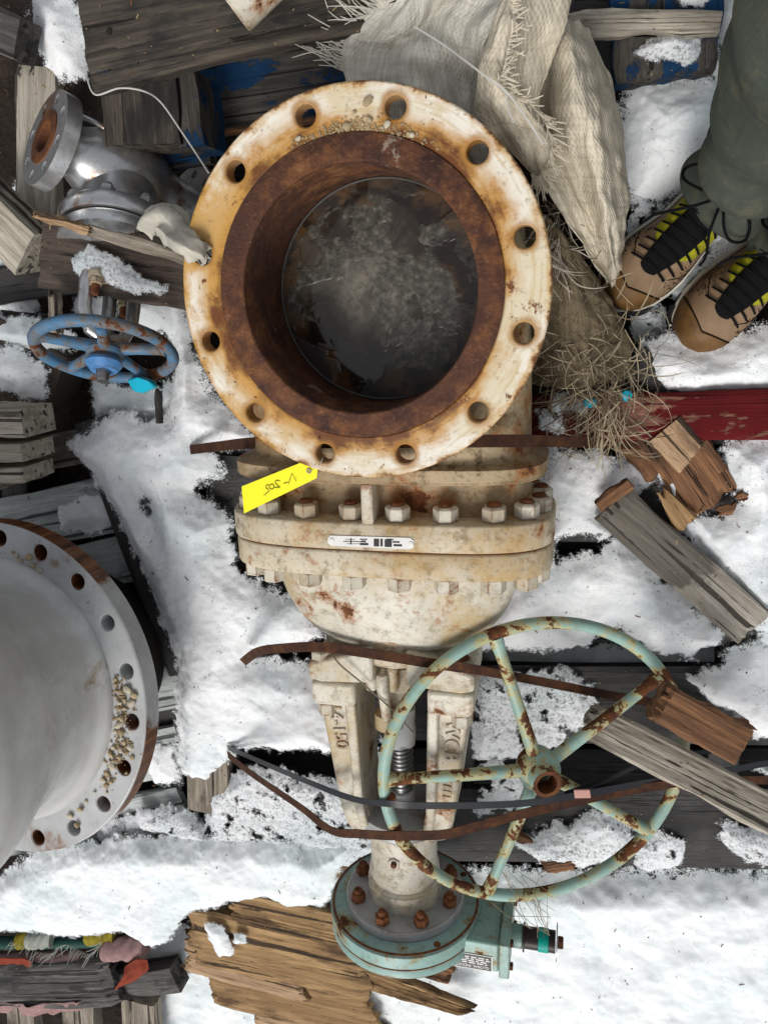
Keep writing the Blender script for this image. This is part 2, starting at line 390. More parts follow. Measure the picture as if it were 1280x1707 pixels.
def m_flange():
    g = G('flange_paint', .42); x, y, z = g.xyz(); v = g.O
    r = g.math('SQRT', g.math('ADD', g.math('MULTIPLY', x, x), g.math('MULTIPLY', y, y)))
    a = g.math('ARCTAN2', y, x)
    pol = g.node('ShaderNodeCombineXYZ', {0: g.math('MULTIPLY', r, 110.0), 1: g.math('MULTIPLY', a, 3.2), 2: 0.0}).outputs[0]
    n1 = g.noise(7, 6, .65, v); n2 = g.noise(30, 7, .7, v); n3 = g.noise(90, 5, .7, v)
    br = g.noise(1, 5, .6, pol)
    c = g.mix(g.step(n1, .40, .60), (.80, .76, .67), (.66, .58, .41))
    c = g.mix(g.step(br, .48, .64, 0, .55), c, (.52, .37, .16))
    # stain creeping outwards from the raised face
    q = g.math('ADD', r, g.math('MULTIPLY', g.math('SUBTRACT', n1, .5), .14))
    q = g.math('ADD', q, g.math('MULTIPLY', g.math('SUBTRACT', br, .5), .035))
    c = g.mix(g.step(q, .240, .214, 0, .92), c, (.48, .23, .035))
    c = g.mix(g.step(q, .221, .203, 0, .95), c, (.13, .042, .014))
    # outer edge
    qo = g.math('ADD', r, g.math('MULTIPLY', g.math('SUBTRACT', n2, .5), .05))
    c = g.mix(g.step(qo, .253, .270, 0, .85), c, (.50, .26, .05))
    c = g.mix(g.step(qo, .262, .270, 0, .97), c, (.13, .045, .015))
    # broad amber wash on the side towards the rag
    wash = g.math('MULTIPLY', g.step(x, .05, -.24), g.step(n1, .40, .56)); c = g.mix(g.math('MULTIPLY', wash, .85), c, (.54, .29, .06))
    # rust halos round the bolt holes
    pa = g.math('PINGPONG', g.math('ADD', a, HOLE0), PI/12)
    dx = g.math('SUBTRACT', r, .2381); dy = g.math('MULTIPLY', pa, .2381)
    hd = g.math('SQRT', g.math('ADD', g.math('MULTIPLY', dx, dx), g.math('MULTIPLY', dy, dy)))
    hd = g.math('ADD', hd, g.math('MULTIPLY', g.math('SUBTRACT', n2, .5), .018))
    c = g.mix(g.step(hd, .026, .0150, 0, .85), c, (.36, .17, .035))
    # spots
    sp = g.step(g.noise(26, 9, .75, v, .4), .615, .645); c = g.mix(sp, c, (.16, .055, .016))
    c = g.mix(g.step(n3, .56, .68, 0, .5), c, (.24, .15, .06))
    g.color(c); g.rough(g.step(n1, .3, .7, .28, .55)); g.bump(g.math('ADD', n2, g.math('MULTIPLY', n3, .4)), .3, .0015)
    return g.m
HOLE0 = -math.radians(105) - .004
M['flange'] = m_flange()
def m_face():
    g = G('rusted_seal_face', .8); v = g.O
    n = g.noise(22, 9, .72, v); n2 = g.noise(5, 4, .6, v); n3 = g.noise(140, 4, .7, v)
    c = g.ramp(n, [(.38, (.038, .016, .011)), (.48, (.085, .034, .018)), (.56, (.15, .058, .022)), (.66, (.25, .115, .045))])
    c = g.mix(g.step(n2, .42, .60, 0, .6), c, (.065, .028, .020)); c = g.mix(g.step(n3, .57, .70, 0, .5), c, (.26, .15, .08)); c = g.mix(g.step(g.noise(11, 7, .7, g.map(loc=(3, 1, 5)), .6), .64, .68, 0, .6), c, (.36, .30, .24))
    g.color(c); g.bump(g.math('ADD', n, n3), .8, .003); return g.m
M['face'] = m_face()
def m_ice():
    g = G('dirty_ice_water', .2); v = g.O; x, y, z = g.xyz()
    r = g.math('SQRT', g.math('ADD', g.math('POWER', g.math('ADD', x, .012), 2.0), g.math('POWER', g.math('ADD', y, -.002), 2.0)))
    n = g.noise(16, 6, .6, v, .5); n2 = g.noise(75, 6, .7, v); n3 = g.noise(7, 4, .55, g.map(loc=(2, 5, 1)), .8)
    q = g.math('ADD', r, g.math('MULTIPLY', g.math('SUBTRACT', n3, .5), .20))
    gran = g.ramp(n2, [(.36, (.016, .014, .010)), (.52, (.055, .050, .036)), (.68, (.15, .14, .11))])
    clear = g.mix(g.step(n, .42, .6), (.026, .020, .014), (.070, .060, .046))
    isl = g.step(q, .105, .100)                      # grainy islands
    core = g.math('MULTIPLY', g.step(g.noise(9, 4, .55, g.map(loc=(7, 1, 3)), .5), .50, .54), 1.0)
    c = g.mix(core, gran, clear)
    cc = g.math('MULTIPLY', g.step(r, .085, .02, 0, .8), g.step(n2, .36, .6, .35, 1.0)); c = g.mix(g.math('MULTIPLY', cc, g.step(n3, .38, .56)), c, (.22, .20, .16))
    edgec = g.mix(g.step(n, .45, .6), (.014, .009, .006), (.075, .038, .014))
    c = g.mix(g.step(q, .118, .135), c, edgec); g.color(c)
    g.rough(g.mix(core, .4, .06)); g.b.inputs['Specular IOR Level'].default_value = .5; g.bump(g.math('MULTIPLY', n2, g.math('SUBTRACT', 1.0, core)), .5, .002); return g.m
M['ice'] = m_ice()
def m_weave(name, a, b, su=260, dirt=(.16, .13, .09), amt=.4):
    g = G(name, .9); u, v_, _ = g.xyz(g.U)
    wu = g.math('SINE', g.math('MULTIPLY', u, su*6.283)); wv = g.math('SINE', g.math('MULTIPLY', v_, su*.55*6.283))
    wn = g.noise(30, 5, .65, g.rnd()); th = g.noise(1, 3, .6, g.map((su*1.0, 8, 1), vec=g.U)); tv = g.noise(1, 3, .6, g.map((8, su*.6, 1), vec=g.U))
    weave = g.math('MULTIPLY', wu, wv)
    c = g.mix(g.step(th, .35, .7), a, b); c = g.mix(g.step(tv, .45, .75, 0, .5), c, tuple(.6*x for x in b))
    c = g.mix(g.step(weave, .2, -.8, 0, .16), c, tuple(.5*x for x in b)); c = g.mix(g.step(wn, .45, .75, 0, amt), c, dirt)
    g.color(c); g.bump(g.math('ADD', g.math('MULTIPLY', weave, .5), g.math('ADD', th, tv)), .6, .0015)
    g.b.inputs['Specular IOR Level'].default_value = .12
    return g.m
M['sack'] = m_weave('woven_sack', (.72, .65, .52), (.50, .445, .34), 150, amt=.3); M['sack_grey'] = m_weave('grey_woven_sack', (.72, .695, .61), (.52, .50, .435), 150, amt=.25)
M['sack_dirty'] = m_weave('dirty_burlap', (.20, .155, .095), (.10, .08, .05), 170, amt=.8)
M['trouser'] = m_weave('olive_trousers', (.085, .102, .082), (.065, .08, .066), 700, (.155, .14, .095), .75)
M['leather'] = m_flat('tan_nubuck', (.25, .165, .098), .75, var=.45, scale=25, bump=.3)
M['toecap'] = m_flat('brown_toe_leather', (.17, .088, .030), .5, var=.8, scale=30)
M['midsole'] = m_flat('cream_midsole', (.62, .59, .50), .7, var=.4)
M['outsole'] = m_flat('black_rubber', (.014, .014, .015), .7)
M['lace'] = m_flat('black_lace', (.006, .006, .007), .9, spec=.1)
M['mesh'] = m_weave('yellow_mesh', (.50, .48, .03), (.34, .33, .02), 500, (.2, .2, .03), .3)
M['bluefab'] = m_flat('blue_fabric', (.02, .02, .17), .8)

# ------------------------------------------------------------------ builders
def text_mesh(body, size, depth):
    cu = bpy.data.curves.new('lettering', 'FONT'); cu.body = body; cu.size = size; cu.extrude = depth; cu.bevel_depth = depth*.3
    cu.align_x = 'LEFT'; cu.align_y = 'BOTTOM'
    o = bpy.data.objects.new('lettering', cu); col.objects.link(o)
    bpy.context.view_layer.update()
    me = bpy.data.meshes.new_from_object(o.evaluated_get(bpy.context.evaluated_depsgraph_get()))
    bpy.data.objects.remove(o); bpy.data.curves.remove(cu); return me
TXT = {k: text_mesh(*v) for k, v in {'a': ('14-150', .033, .0022), 'b': ('WCB', .036, .0022), 'c': ('STEEL', .023, .0016), 'd': ('GLOBAL INDUST', .0085, .0002)}.items()}
def place_text(me, name, mat, parent, origin, xdir, ydir):
    x = Vector(xdir).normalized(); y = Vector(ydir); y = (y-x*y.dot(x)).normalized(); z = x.cross(y)
    me.transform(Matrix((x, y, z)).transposed().to_4x4()); me.materials.clear(); me.materials.append(mat)
    return link(name, me, parent, origin)

def catmull(pts, n):
    p = np.array([list(a) for a in pts], float); m = len(p); out = []
    for t in np.linspace(0, m-1, n):
        i = min(int(t), m-2); u = t-i
        p0 = p[max(i-1, 0)]; p1 = p[i]; p2 = p[i+1]; p3 = p[min(i+2, m-1)]
        out.append(.5*((2*p1)+(-p0+p2)*u+(2*p0-5*p1+4*p2-p3)*u*u+(-p0+3*p1-3*p2+p3)*u**3))
    return np.array(out)

def plank(name, a, b, width, thick, mat, parent=None, seed=0, jag=(0, 0), up=(0, 0, 1), nl=14, nw=10, warp=.002, taper=(1, 1), chip=.0, roll=0.0, **kw):
    """a board from a to b (centres of its top face); jag = splinter length at each end; its own x runs along the grain"""
    a = Vector(a); b = Vector(b); X = (b-a); L = X.length; X.normalize(); Z = Vector(up); Z = (Z-X*Z.dot(X)).normalized()
    if roll: Z = Matrix.Rotation(roll, 3, X) @ Z
    Y = Z.cross(X); r = random.Random(seed*7+3)
    def ragged(j):
        kk = [r.random() for _ in range(5)]; k2 = [r.random() for _ in range(max(3, nw//2))]
        return [j*(.62*float(np.interp(i/nw, np.linspace(0, 1, 5), kk))+.28*float(np.interp(i/nw, np.linspace(0, 1, len(k2)), k2))+.10*r.random()) for i in range(nw+1)]
    s0 = ragged(jag[0]); s1 = ragged(jag[1])
    gr = [r.random() for _ in range(nw+1)]
    k0 = [r.uniform(-1, 1) for _ in range(6)]; k1 = [r.uniform(-1, 1) for _ in range(6)]; lx = np.linspace(0, 1, 6)
    top = []; bot = []
    for i in range(nl+1):
        u = i/nl; rt = []; rb = []
        tw = taper[0]+(taper[1]-taper[0])*u
        e0 = float(np.interp(u, lx, k0))+.3*(r.random()-.5); e1 = float(np.interp(u, lx, k1))+.3*(r.random()-.5)
        for j in range(nw+1):
            v = j/nw-.5; xs = s0[j]; xe = L-s1[j]; x = xs+(xe-xs)*u
            y = v*width*tw; 
            if j == 0: y += e0*warp*1.2+chip*max(0, e0-.3)*width
            if j == nw: y += e1*warp*1.2-chip*max(0, e1-.3)*width
            z = math.sin(u*3+seed)*warp*.6+(gr[j]-.5)*warp*.9+(r.random()-.5)*warp*.5
            ed = min(j, nw-j)
            if ed == 0: z -= min(thick*.25, .0035)
            je = 0
            if (i == 0 and jag[0]) or (i == nl and jag[1]): je = thick*.35*r.random()
            rt.append((x, y, z-je)); rb.append((x+(r.random()-.5)*(jag[0] if i == 0 else jag[1] if i == nl else 0)*.5, y+(r.random()-.5)*warp, -thick+je))
        top.append(rt); bot.append(rb)
    n = nw+1; V = [p for q in top for p in q]+[p for q in bot for p in q]; o = (nl+1)*n; F = []
    for i in range(nl):
        for j in range(nw):
            F.append((i*n+j, (i+1)*n+j, (i+1)*n+j+1, i*n+j+1)); F.append((o+i*n+j, o+i*n+j+1, o+(i+1)*n+j+1, o+(i+1)*n+j))
        F.append((i*n, o+i*n, o+(i+1)*n, (i+1)*n)); F.append((i*n+nw, (i+1)*n+nw, o+(i+1)*n+nw, o+i*n+nw))
    for j in range(nw):
        F.append((j, j+1, o+j+1, o+j)); k = nl*n; F.append((k+j+1, k+j, o+k+j, o+k+j+1))
    me = bpy.data.meshes.new(name); me.from_pydata(V, [], F); me.shade_smooth(); me.set_sharp_from_angle(angle=math.radians(32)); me.materials.append(mat)
    ob = bpy.data.objects.new(name, me); col.objects.link(ob)
    Mx = Matrix((X, Y, Z)).transposed()
    ob.rotation_euler = Mx.to_euler()
    if parent is not None: ob.parent = parent; ob.location = a-wloc(parent)
    else: ob.location = a
    return tag(ob, **kw)
def plank_px(name, p0, p1, wpx, z, thick, mat, z1=None, **kw):
    a = P(p0[0], p0[1], z); b = P(p1[0], p1[1], z if z1 is None else z1)
    sc = FPX/np.dot(CM[2], np.array(a[:])-CC)
    return plank(name, a, b, wpx/sc, thick, mat, **kw)

def snow(name, polys, z, thick, mat='snow', rag=.02, lump=.3, res=.0034, edge=.03, holes=(), thin=0.0, seed=1, zf=None, parent=None, fine=.0010, puff=.22, label=None, cat='snow'):
    PW = [[tuple(P(x, y, z)[:2]) for x, y in p] for p in polys]; HW = [[tuple(P(x, y, z)[:2]) for x, y in p] for p in holes]
    al = np.array([q for p in PW for q in p]); lo = al.min(0)-.03; hi = al.max(0)+.03
    X, Y = np.meshgrid(np.arange(lo[0], hi[0], res), np.arange(lo[1], hi[1], res), indexing='ij')
    d = np.full(X.shape, -1e9)
    for p in PW: d = np.maximum(d, sdf(X, Y, p))
    for p in HW: d = np.minimum(d, -sdf(X, Y, p))
    d = d+(fbm(X, Y, .07, 5, seed)-.5)*2*rag+(fbm(X, Y, .020, 2, seed+5)-.5)*rag*.5
    d = d+.006
    t = np.clip((d+.004)/(edge*2.0), 0, 1); prof = t*t*(3-2*t)*.6+.4*(1-(1-t)**2)
    big = fbm(X, Y, .20, 3, seed+11); med = fbm(X, Y, .06, 3, seed+21); fin = fbm(X, Y, .016, 3, seed+31, .6)
    h = .0025+thick*prof*(1-lump+lump*2*big)+thick*puff*prof*(med-.5)+fine*2.2*(fin-.5)*(.3+prof)
    wet = np.clip((fbm(X, Y, .05, 4, seed+41, .65)-.40)*3.2, 0, 1.3)
    cover = np.clip(d/(edge*1.1), -1.2, .62 if mat == 'snow_ice' else 1.3)-wet*thin*(.75 if mat == 'snow_ice' else 1.25)
    keep = d > -edge*.8
    base = z if zf is None else zf(X, Y)
    o = Vector((float(lo[0]), float(lo[1]), z))
    return field_mesh(name, X, Y, base+h, keep, M[mat], o, parent, attr=cover, label=label, cat=cat, kind='stuff')

def ribbon(name, pts, width, thick, mat, parent=None, side=None, n=60, twist=0.0, **kw):
    """flat strap through 3-D points; its width lies across the run, level unless twisted"""
    C = catmull(pts, n); mb = MB(); R = []
    for i in range(n):
        t = Vector(C[min(i+1, n-1)]-C[max(i-1, 0)]).normalized(); up = Vector((0, 0, 1))
        s = t.cross(up).normalized(); s = Matrix.Rotation(twist, 3, t) @ s; u = s.cross(t); c = Vector(C[i])
        R.append([c+s*width/2+u*thick/2, c-s*width/2+u*thick/2, c-s*width/2-u*thick/2, c+s*width/2-u*thick/2])
    mb.rings(R); return mb.build(name, mat, parent, **kw)

def sheet(name, rows, mat, nu=60, nv=60, wr=.004, seed=3, thick=.0016, parent=None, rag=None, uvs=1.0, **kw):
    """cloth through rows of (px,py,z) control points"""
    W = [[P(*c) for c in r] for r in rows]
    A = [catmull(r, nu) for r in W]; S = np.stack([catmull([a[j] for a in A], nv) for j in range(nu)], 1)   # nv x nu x 3
    du = np.linalg.norm(np.diff(S, axis=1), axis=2).mean(0); dv = np.linalg.norm(np.diff(S, axis=0), axis=2).mean(1)
    uu = np.r_[0, np.cumsum(du)]*uvs; vv = np.r_[0, np.cumsum(dv)]*uvs
    UU, VV = np.meshgrid(uu, vv)
    S[:, :, 2] += (fbm(UU, VV, .10, 3, seed)-.5)*wr*4+(fbm(UU*1.0, VV*.35, .028, 3, seed+4)-.5)*wr*1.6
    S[:, :, 0] += (fbm(UU, VV, .05, 2, seed+9)-.5)*wr*.8
    V = [tuple(p) for p in S.reshape(-1, 3)]; F = [(i*nu+j, i*nu+j+1, (i+1)*nu+j+1, (i+1)*nu+j) for i in range(nv-1) for j in range(nu-1)]
    me = bpy.data.meshes.new(name); c = Vector(S.reshape(-1, 3).mean(0)); me.from_pydata([tuple(Vector(v)-c) for v in V], [], F)
    ul = me.uv_layers.new(name='UVMap')
    for lp in me.loops: ul.data[lp.index].uv = (UU.ravel()[lp.vertex_index], VV.ravel()[lp.vertex_index])
    me.shade_smooth(); me.materials.append(mat); o = link(name, me, parent, c)
    s = o.modifiers.new('solid', 'SOLIDIFY'); s.thickness = thick; s.offset = 0
    tag(o, **kw); return o, S
def fringe(name, edge, outdir, mat, parent, n=60, length=.03, seed=1, wid=.0016):
    r = random.Random(seed); mb = MB(); E_ = catmull(edge, n)
    for i in range(n):
        p = Vector(E_[i]); d = Vector(outdir[int(i/n*len(outdir))]) if isinstance(outdir, list) else Vector(outdir)
        d = (d+Vector((r.uniform(-.5, .5), r.uniform(-.5, .5), r.uniform(-.2, .5)))).normalized(); L = length*r.uniform(.4, 1.25)
        b = Vector((r.uniform(-1, 1), r.uniform(-1, 1), r.uniform(-.6, .6)))*L*.35
        pts = [p, p+d*L*.4+b*.2, p+d*L*.75+b*.6, p+d*L+b]
        mb.tube(pts, [wid, wid, wid*.8, wid*.5], 4)
    return mb.build(name, mat, parent, kind='stuff')

HEX = [(math.cos(PI/6+k*PI/3), math.sin(PI/6+k*PI/3)) for k in range(6)]
def nut_mesh(R, h, mat, stud=None):
    mb = MB(); rg = []
    for s, z in ((.9, 0), (1, h*.06), (1, h*.86), (.90, h*.95), (.80, h)):
        rg.append([Vector((x*R*s, y*R*s, z)) for x, y in HEX])
    mb.rings(rg); me = bpy.data.meshes.new('nut'); me.from_pydata([tuple(v) for v in mb.v], [], mb.f); me.materials.append(mat)
    b = bmesh.new(); b.from_mesh(me); bmesh.ops.recalc_face_normals(b, faces=b.faces[:]); b.to_mesh(me); b.free(); return me
def stud_mesh(R, h0, h1, mat, seg=14):
    mb = MB(); mb.lathe([(R*.9, h0), (R, h0+.001), (R, h1-.002), (R*.82, h1)], seg=seg, cap=True)
    me = bpy.data.meshes.new('stud'); me.from_pydata([tuple(v) for v in mb.v], [], mb.f); me.shade_smooth(); me.set_sharp_from_angle(angle=.7); me.materials.append(mat)
    b = bmesh.new(); b.from_mesh(me); bmesh.ops.recalc_face_normals(b, faces=b.faces[:]); b.to_mesh(me); b.free(); return me
def put_nut(nm, sm, loc, axis, parent, spin=0.0, name='nut', sname='stud'):
    rot = (frame(axis) @ Matrix.Rotation(spin, 3, 'Z')).to_euler()
    a = child_like(nm, name, parent, loc, rot)
    if sm:
        b = bpy.data.objects.new(sname, sm); col.objects.link(b); b.parent = a
    return a

def drilled_ring(mb, ri, ro, z0, z1, n, bc, hr, a0, F=None, c=(0, 0, 0), bev=.002):
    """flange ring with n bolt holes, axis local z"""
    F = F or Matrix.Identity(3); c = Vector(c); k = 24; half = PI/n
    def arc(r, t0, t1, m): return [(r*math.cos(t0+(t1-t0)*i/m), r*math.sin(t0+(t1-t0)*i/m)) for i in range(m)]
    for h in range(n):
        th = a0+h*2*PI/n; hc = (bc*math.cos(th), bc*math.sin(th))
        bd = arc(ro, th-half, th+half, 8)
        p, q = (ro*math.cos(th+half), ro*math.sin(th+half)), (ri*math.cos(th+half), ri*math.sin(th+half)); bd += [(p[0]+(q[0]-p[0])*i/4, p[1]+(q[1]-p[1])*i/4) for i in range(4)]
        bd += arc(ri, th+half, th-half, 8)
        p, q = (ri*math.cos(th-half), ri*math.sin(th-half)), (ro*math.cos(th-half), ro*math.sin(th-half)); bd += [(p[0]+(q[0]-p[0])*i/4, p[1]+(q[1]-p[1])*i/4) for i in range(4)]
        hl = []
        for (x, y) in bd:
            a = math.atan2(y-hc[1], x-hc[0]); hl.append((hc[0]+hr*math.cos(a), hc[1]+hr*math.sin(a)))
        def lift(l, z): return [c+F @ Vector((x, y, z)) for x, y in l]
        hb = [(hc[0]+(x-hc[0])*(1+bev/hr), hc[1]+(y-hc[1])*(1+bev/hr)) for x, y in hl]
        mb.rings([lift(bd, z1), lift(hb, z1), lift(hl, z1-bev), lift(hl, z0), lift(bd, z0)], True, False)
    S = n*8
    for r, flip in ((ro, 0), (ri, 1)):
        ring = [(r*math.cos(a0-half+2*PI*i/S), r*math.sin(a0-half+2*PI*i/S)) for i in range(S)]
        mb.rings([[c+F @ Vector((x, y, z0)) for x, y in ring], [c+F @ Vector((x, y, z1)) for x, y in ring]], True, False)
def merge(o, dist=.0004):
    b = bmesh.new(); b.from_mesh(o.data); bmesh.ops.remove_doubles(b, verts=b.verts[:], dist=dist); bmesh.ops.recalc_face_normals(b, faces=b.faces[:]); b.to_mesh(o.data); b.free()
    o.data.shade_smooth(); o.data.set_sharp_from_angle(angle=math.radians(38)); return o
def sell(a, b, n=2.5, m=72):
    out = []
    for i in range(m):
        t = 2*PI*i/m; c, s = math.cos(t), math.sin(t)
        out.append((a*math.copysign(abs(c)**(2/n), c), b*math.copysign(abs(s)**(2/n), s)))
    return out

# ------------------------------------------------------------------ ground
X, Y = np.meshgrid(np.linspace(-2.4, 1.8, 210), np.linspace(-3.2, 1.6, 240), indexing='ij')
Zg = (fbm(X, Y, .25, 5, 3)-.5)*.05+(fbm(X, Y, .04, 3, 9)-.5)*.02-.01
field_mesh('ground', X, Y, Zg, np.ones(X.shape, bool), M['ground'], Vector((0, 0, 0)), kind='structure')
mb = MB(); mb.add([(-60, -60, -.06), (60, -60, -.06), (60, 60, -.06), (-60, 60, -.06)], [(0, 1, 2, 3)])
mb.build('ground', M['ground'], origin=(0, 0, -.06), kind='structure')

# ------------------------------------------------------------------ pallet under the big valve
DK = .13
pal = empty('pallet', P(640, 1100, 0), 'dark wet wooden pallet lying under the big cream gate valve', 'pallet')
for i, (y0, y1, wp, m) in enumerate([(1372, 1388, 128, 'w_dark'), (1170, 1182, 128, 'w_dark'), (1000, 1003, 135, 'w_dark'), (838, 832, 128, 'w_dark'), (690, 682, 100, 'w_dark')]):
    plank_px('deck_board', (352, y0), (1420, y1), wp, DK, .022, M[m], parent=pal, seed=20+i, warp=.003, chip=.03)
for i, (xa, xb) in enumerate([(372, 402), (760, 800), (1190, 1270)]):
    plank(name='stringer', a=P(xa, 1425, DK-.024), b=P(xb, 660, DK-.024), width=.06, thick=.095, mat=M['w_black'], parent=pal, seed=40+i)
for i, y in enumerate((1280, 1075, 900)):
    plank_px('bottom_board', (352, y), (1420, y+8), 70, .022, .018, M['w_black'], parent=pal, seed=50+i)

# pallet under the grey valve
pl2 = empty('pallet', P(120, 1100, 0), 'pale painted pallet with black gaps under the large grey valve', 'pallet')
for i, (y, wp, m) in enumerate([(745, 52, 'w_mould'), (853, 86, 'w_pale'), (950, 72, 'w_pale'), (1062, 82, 'w_pale'), (1172, 80, 'w_pale'), (1287, 76, 'w_pale'), (1378, 60, 'w_pale')]):
    plank_px('deck_board', (-160, y+58), (306, y-36), wp, .115, .02, M[m], parent=pl2, seed=60+i, warp=.003, chip=.04)
for i, x in enumerate((20, 250)):
    plank(name='stringer', a=P(x, 760, .09), b=P(x+40, 1400, .09), width=.07, thick=.085, mat=M['w_black'], parent=pl2, seed=70+i)

# boards along the left side of the snow bank
plank_px('edge_board', (148, 700), (310, 1135), 62, .150, .030, M['w_dark'], z1=.150, seed=81, jag=(0, .03), label='dark board slanting along the left edge of the snow bank', cat='board')
plank_px('edge_board', (338, 1080), (346, 1356), 80, .158, .035, M['w_mould'], seed=82, label='upright grey board end sticking out of the snow beside the strap ends', cat='board')

# ------------------------------------------------------------------ the big gate valve
FZ = .511; ZS = .320; TH = .036
V = empty('gate_valve', (0, 0, .13), 'large cream painted gate valve lying on its side, open bore facing up', 'valve')
# top flange
mb = MB(); drilled_ring(mb, .204, .2665, -TH, -.004, 12, .2381, .0146, math.radians(105)+.004, c=(0, 0, FZ))
fl = merge(mb.build('flange', M['flange'], V, origin=(0, 0, FZ)))
b = fl.modifiers.new('bevel', 'BEVEL'); b.width = .003; b.segments = 2; b.limit_method = 'ANGLE'; b.angle_limit = math.radians(50)
mb = MB(); mb.lathe([(.2045, FZ-.02), (.2045, FZ-.001), (.2030, FZ), (.1710, FZ), (.1690, FZ-.002), (.1685, FZ-.05), (.168, FZ-.12), (.172, FZ-.17), (.172, FZ-.20)], seg=120)
mb.build('seal_face', M['face'], V, origin=(0, 0, FZ))
mb = MB(); mb.lathe([(.0001, 0), (.06, 0), (.12, 0), (.1705, 0)], c=(0, 0, FZ-.155), seg=64); mb.build('standing_water', M['ice'], V, origin=(0, 0, FZ-.155))
mb = MB(); mb.lathe([(.1700, .0), (.1688, .0028), (.1665, .0012)], c=(0, 0, FZ-.156), seg=96); mb.build('ice_rim', m_flat('ice_film', (.07, .068, .06), .15), V)
# lower flange and pipe stubs
mb = MB(); mb.lathe([(.17, FZ-TH+.001), (.187, FZ-TH), (.193, FZ-TH-.012), (.183, FZ-.10), (.19, ZS), (.183, .23), (.19, .17), (.17, .166)], seg=64, cap=False)
mb.lathe([(.16, .165), (.2665, .165), (.2665, .131), (.16, .131)], seg=72); mb.build('pipe_neck', M['cream'], V)
# body chest: lofted superellipses along -y
def loft_y(secs, n=2.6, m=72):
    mb = MB(); mb.rings([[Vector((cx+x, y, ZS+zc+z)) for x, z in sell(a, b, nn, m)] for (y, a, b, zc, cx, nn) in secs]); return mb
S_ = [(.21, .06, .05, 0, 0, 2.2), (.20, .11, .09, 0, 0, 2.2), (.15, .19, .125, 0, 0, 2.4), (.05, .222, .135, 0, 0, 2.6), (-.10, .232, .137, 0, 0, 2.7), (-.24, .234, .132, 0, 0, 3.0), (-.252, .236, .128, 0, 0, 3.2), (-.258, .244, .130, 0, 0, 3.4), (-.262, .256, .138, 0, 0, 3.6), (-.2645, .262, .142, 0, 0, 3.6), (-.2855, .262, .142, 0, 0, 3.6), (-.288, .259, .139, 0, 0, 3.6),
      (-.2885, .240, .100, -.006, 0, 3.2), (-.300, .237, .096, -.006, 0, 3.2), (-.340, .237, .096, -.006, 0, 3.2), (-.356, .242, .102, -.006, 0, 3.2)]
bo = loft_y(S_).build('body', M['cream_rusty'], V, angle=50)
bm = bmesh.new(); bm.from_mesh(bo.data)      # the bore passes through the chest
bmesh.ops.subdivide_edges(bm, edges=bm.edges[:], cuts=2, use_grid_fill=True)
bmesh.ops.delete(bm, geom=[v for v in bm.verts if math.hypot(v.co.x, v.co.y) < .1775 and v.co.z+.13 > ZS+.02], context='VERTS'); bm.to_mesh(bo.data); bm.free(); bo.data.shade_smooth(); bo.data.set_sharp_from_angle(angle=math.radians(50))
mb = MB(); mb.prism([(-.021, -.287), (-.021, -.353), (-.002, -.353), (-.002, -.287)], ZS+.06, ZS+.1405); mb.build('rib', M['creamw'], V, bevel=.003)
# body flange and bonnet flange
def flange_y(y0, y1, a, b, n=3.5):
    e = .004; s = [(y0, a-e, b-e, 0, 0, n), (y0-e*.4, a-e*.3, b-e*.3, 0, 0, n), (y0-e*1.2, a, b, 0, 0, n), (y1+e*1.2, a, b, 0, 0, n), (y1+e*.4, a-e*.3, b-e*.3, 0, 0, n), (y1, a-e, b-e, 0, 0, n)]
    return loft_y(s, n, 96)
FA, FB = .277, .139
flange_y(-.352, -.3985, FA, FB).build('body_flange', M['cream'], V, angle=50)
bf = flange_y(-.4005, -.446, FA-.002, FB-.002).build('bonnet_flange', M['cream'], V, angle=50)
loft_y([(-.396, FA-.005, FB-.005, 0, 0, 3.5), (-.404, FA-.005, FB-.005, 0, 0, 3.5)]).build('gasket', M['rust'], V)
NUT = nut_mesh(.0205, .025, M['nut']); STUD = stud_mesh(.0115, .02, .030, M['rustb'])
HEAD = nut_mesh(.0205, .026, M['nut'])
def rim_z(x, a=FA-.026, b=FB-.026, n=3.5): return b*max(0, 1-abs(x/a)**n)**(1/n)
NP = [(x, rim_z(x)) for x in (-.236, -.192, -.122, -.045, .032, .109, .184, .233)]
NP += [(sx*.2505, z) for sx in (-1, 1) for z in (.033, -.033)] + [(x, -z) for x, z in NP]
for x, z in NP:
    put_nut(NUT, STUD, (x, -.352, ZS+z), (0, 1, 0), V, rng.uniform(-.5, .5))
    put_nut(HEAD, None, (x, -.446, ZS+z), (0, -1, 0), V, rng.uniform(-.5, .5), 'bolt_head')
# name plate on the flange rim
zt = ZS+FB
pc = P(618, 903, zt+.001)
def plate_quad(pxs, z, th, name, mat, parent, rnd=0):
    mb = MB(); q = [P(x, y, z) for x, y in pxs]; mb.rings([[Vector(p) for p in q], [Vector(p)+Vector((0, 0, th)) for p in q]]); return mb.build(name, mat, parent)
npz = zt-.0005
npl = plate_quad([(547, 897), (551, 892), (684, 896), (690, 901), (690, 911), (685, 915), (552, 909), (547, 905)], npz, .0022, 'name_plate', M['plate'], V)
marks = [(576, 899, 592, 900), (572, 902, 604, 903.5), (578, 906, 600, 907), (584, 897, 586, 908), (600, 898, 612, 900), (602, 901, 610, 904), (600, 905, 614, 909), (623, 898, 632, 911), (634, 898, 638, 911), (641, 899, 653, 912), (644, 898, 656, 900), (654, 902, 666, 905), (656, 907, 670, 911)]
mb = MB()
for x0, y0, x1, y1 in marks:
    q = [P(x, y, npz+.0023) for x, y in ((x0, y0), (x1, y0+.4), (x1, y1), (x0, y1-.4))]; mb.rings([q, [p+Vector((0, 0, .0003)) for p in q]])
mb.build('printed_marks', M['plated'], npl)
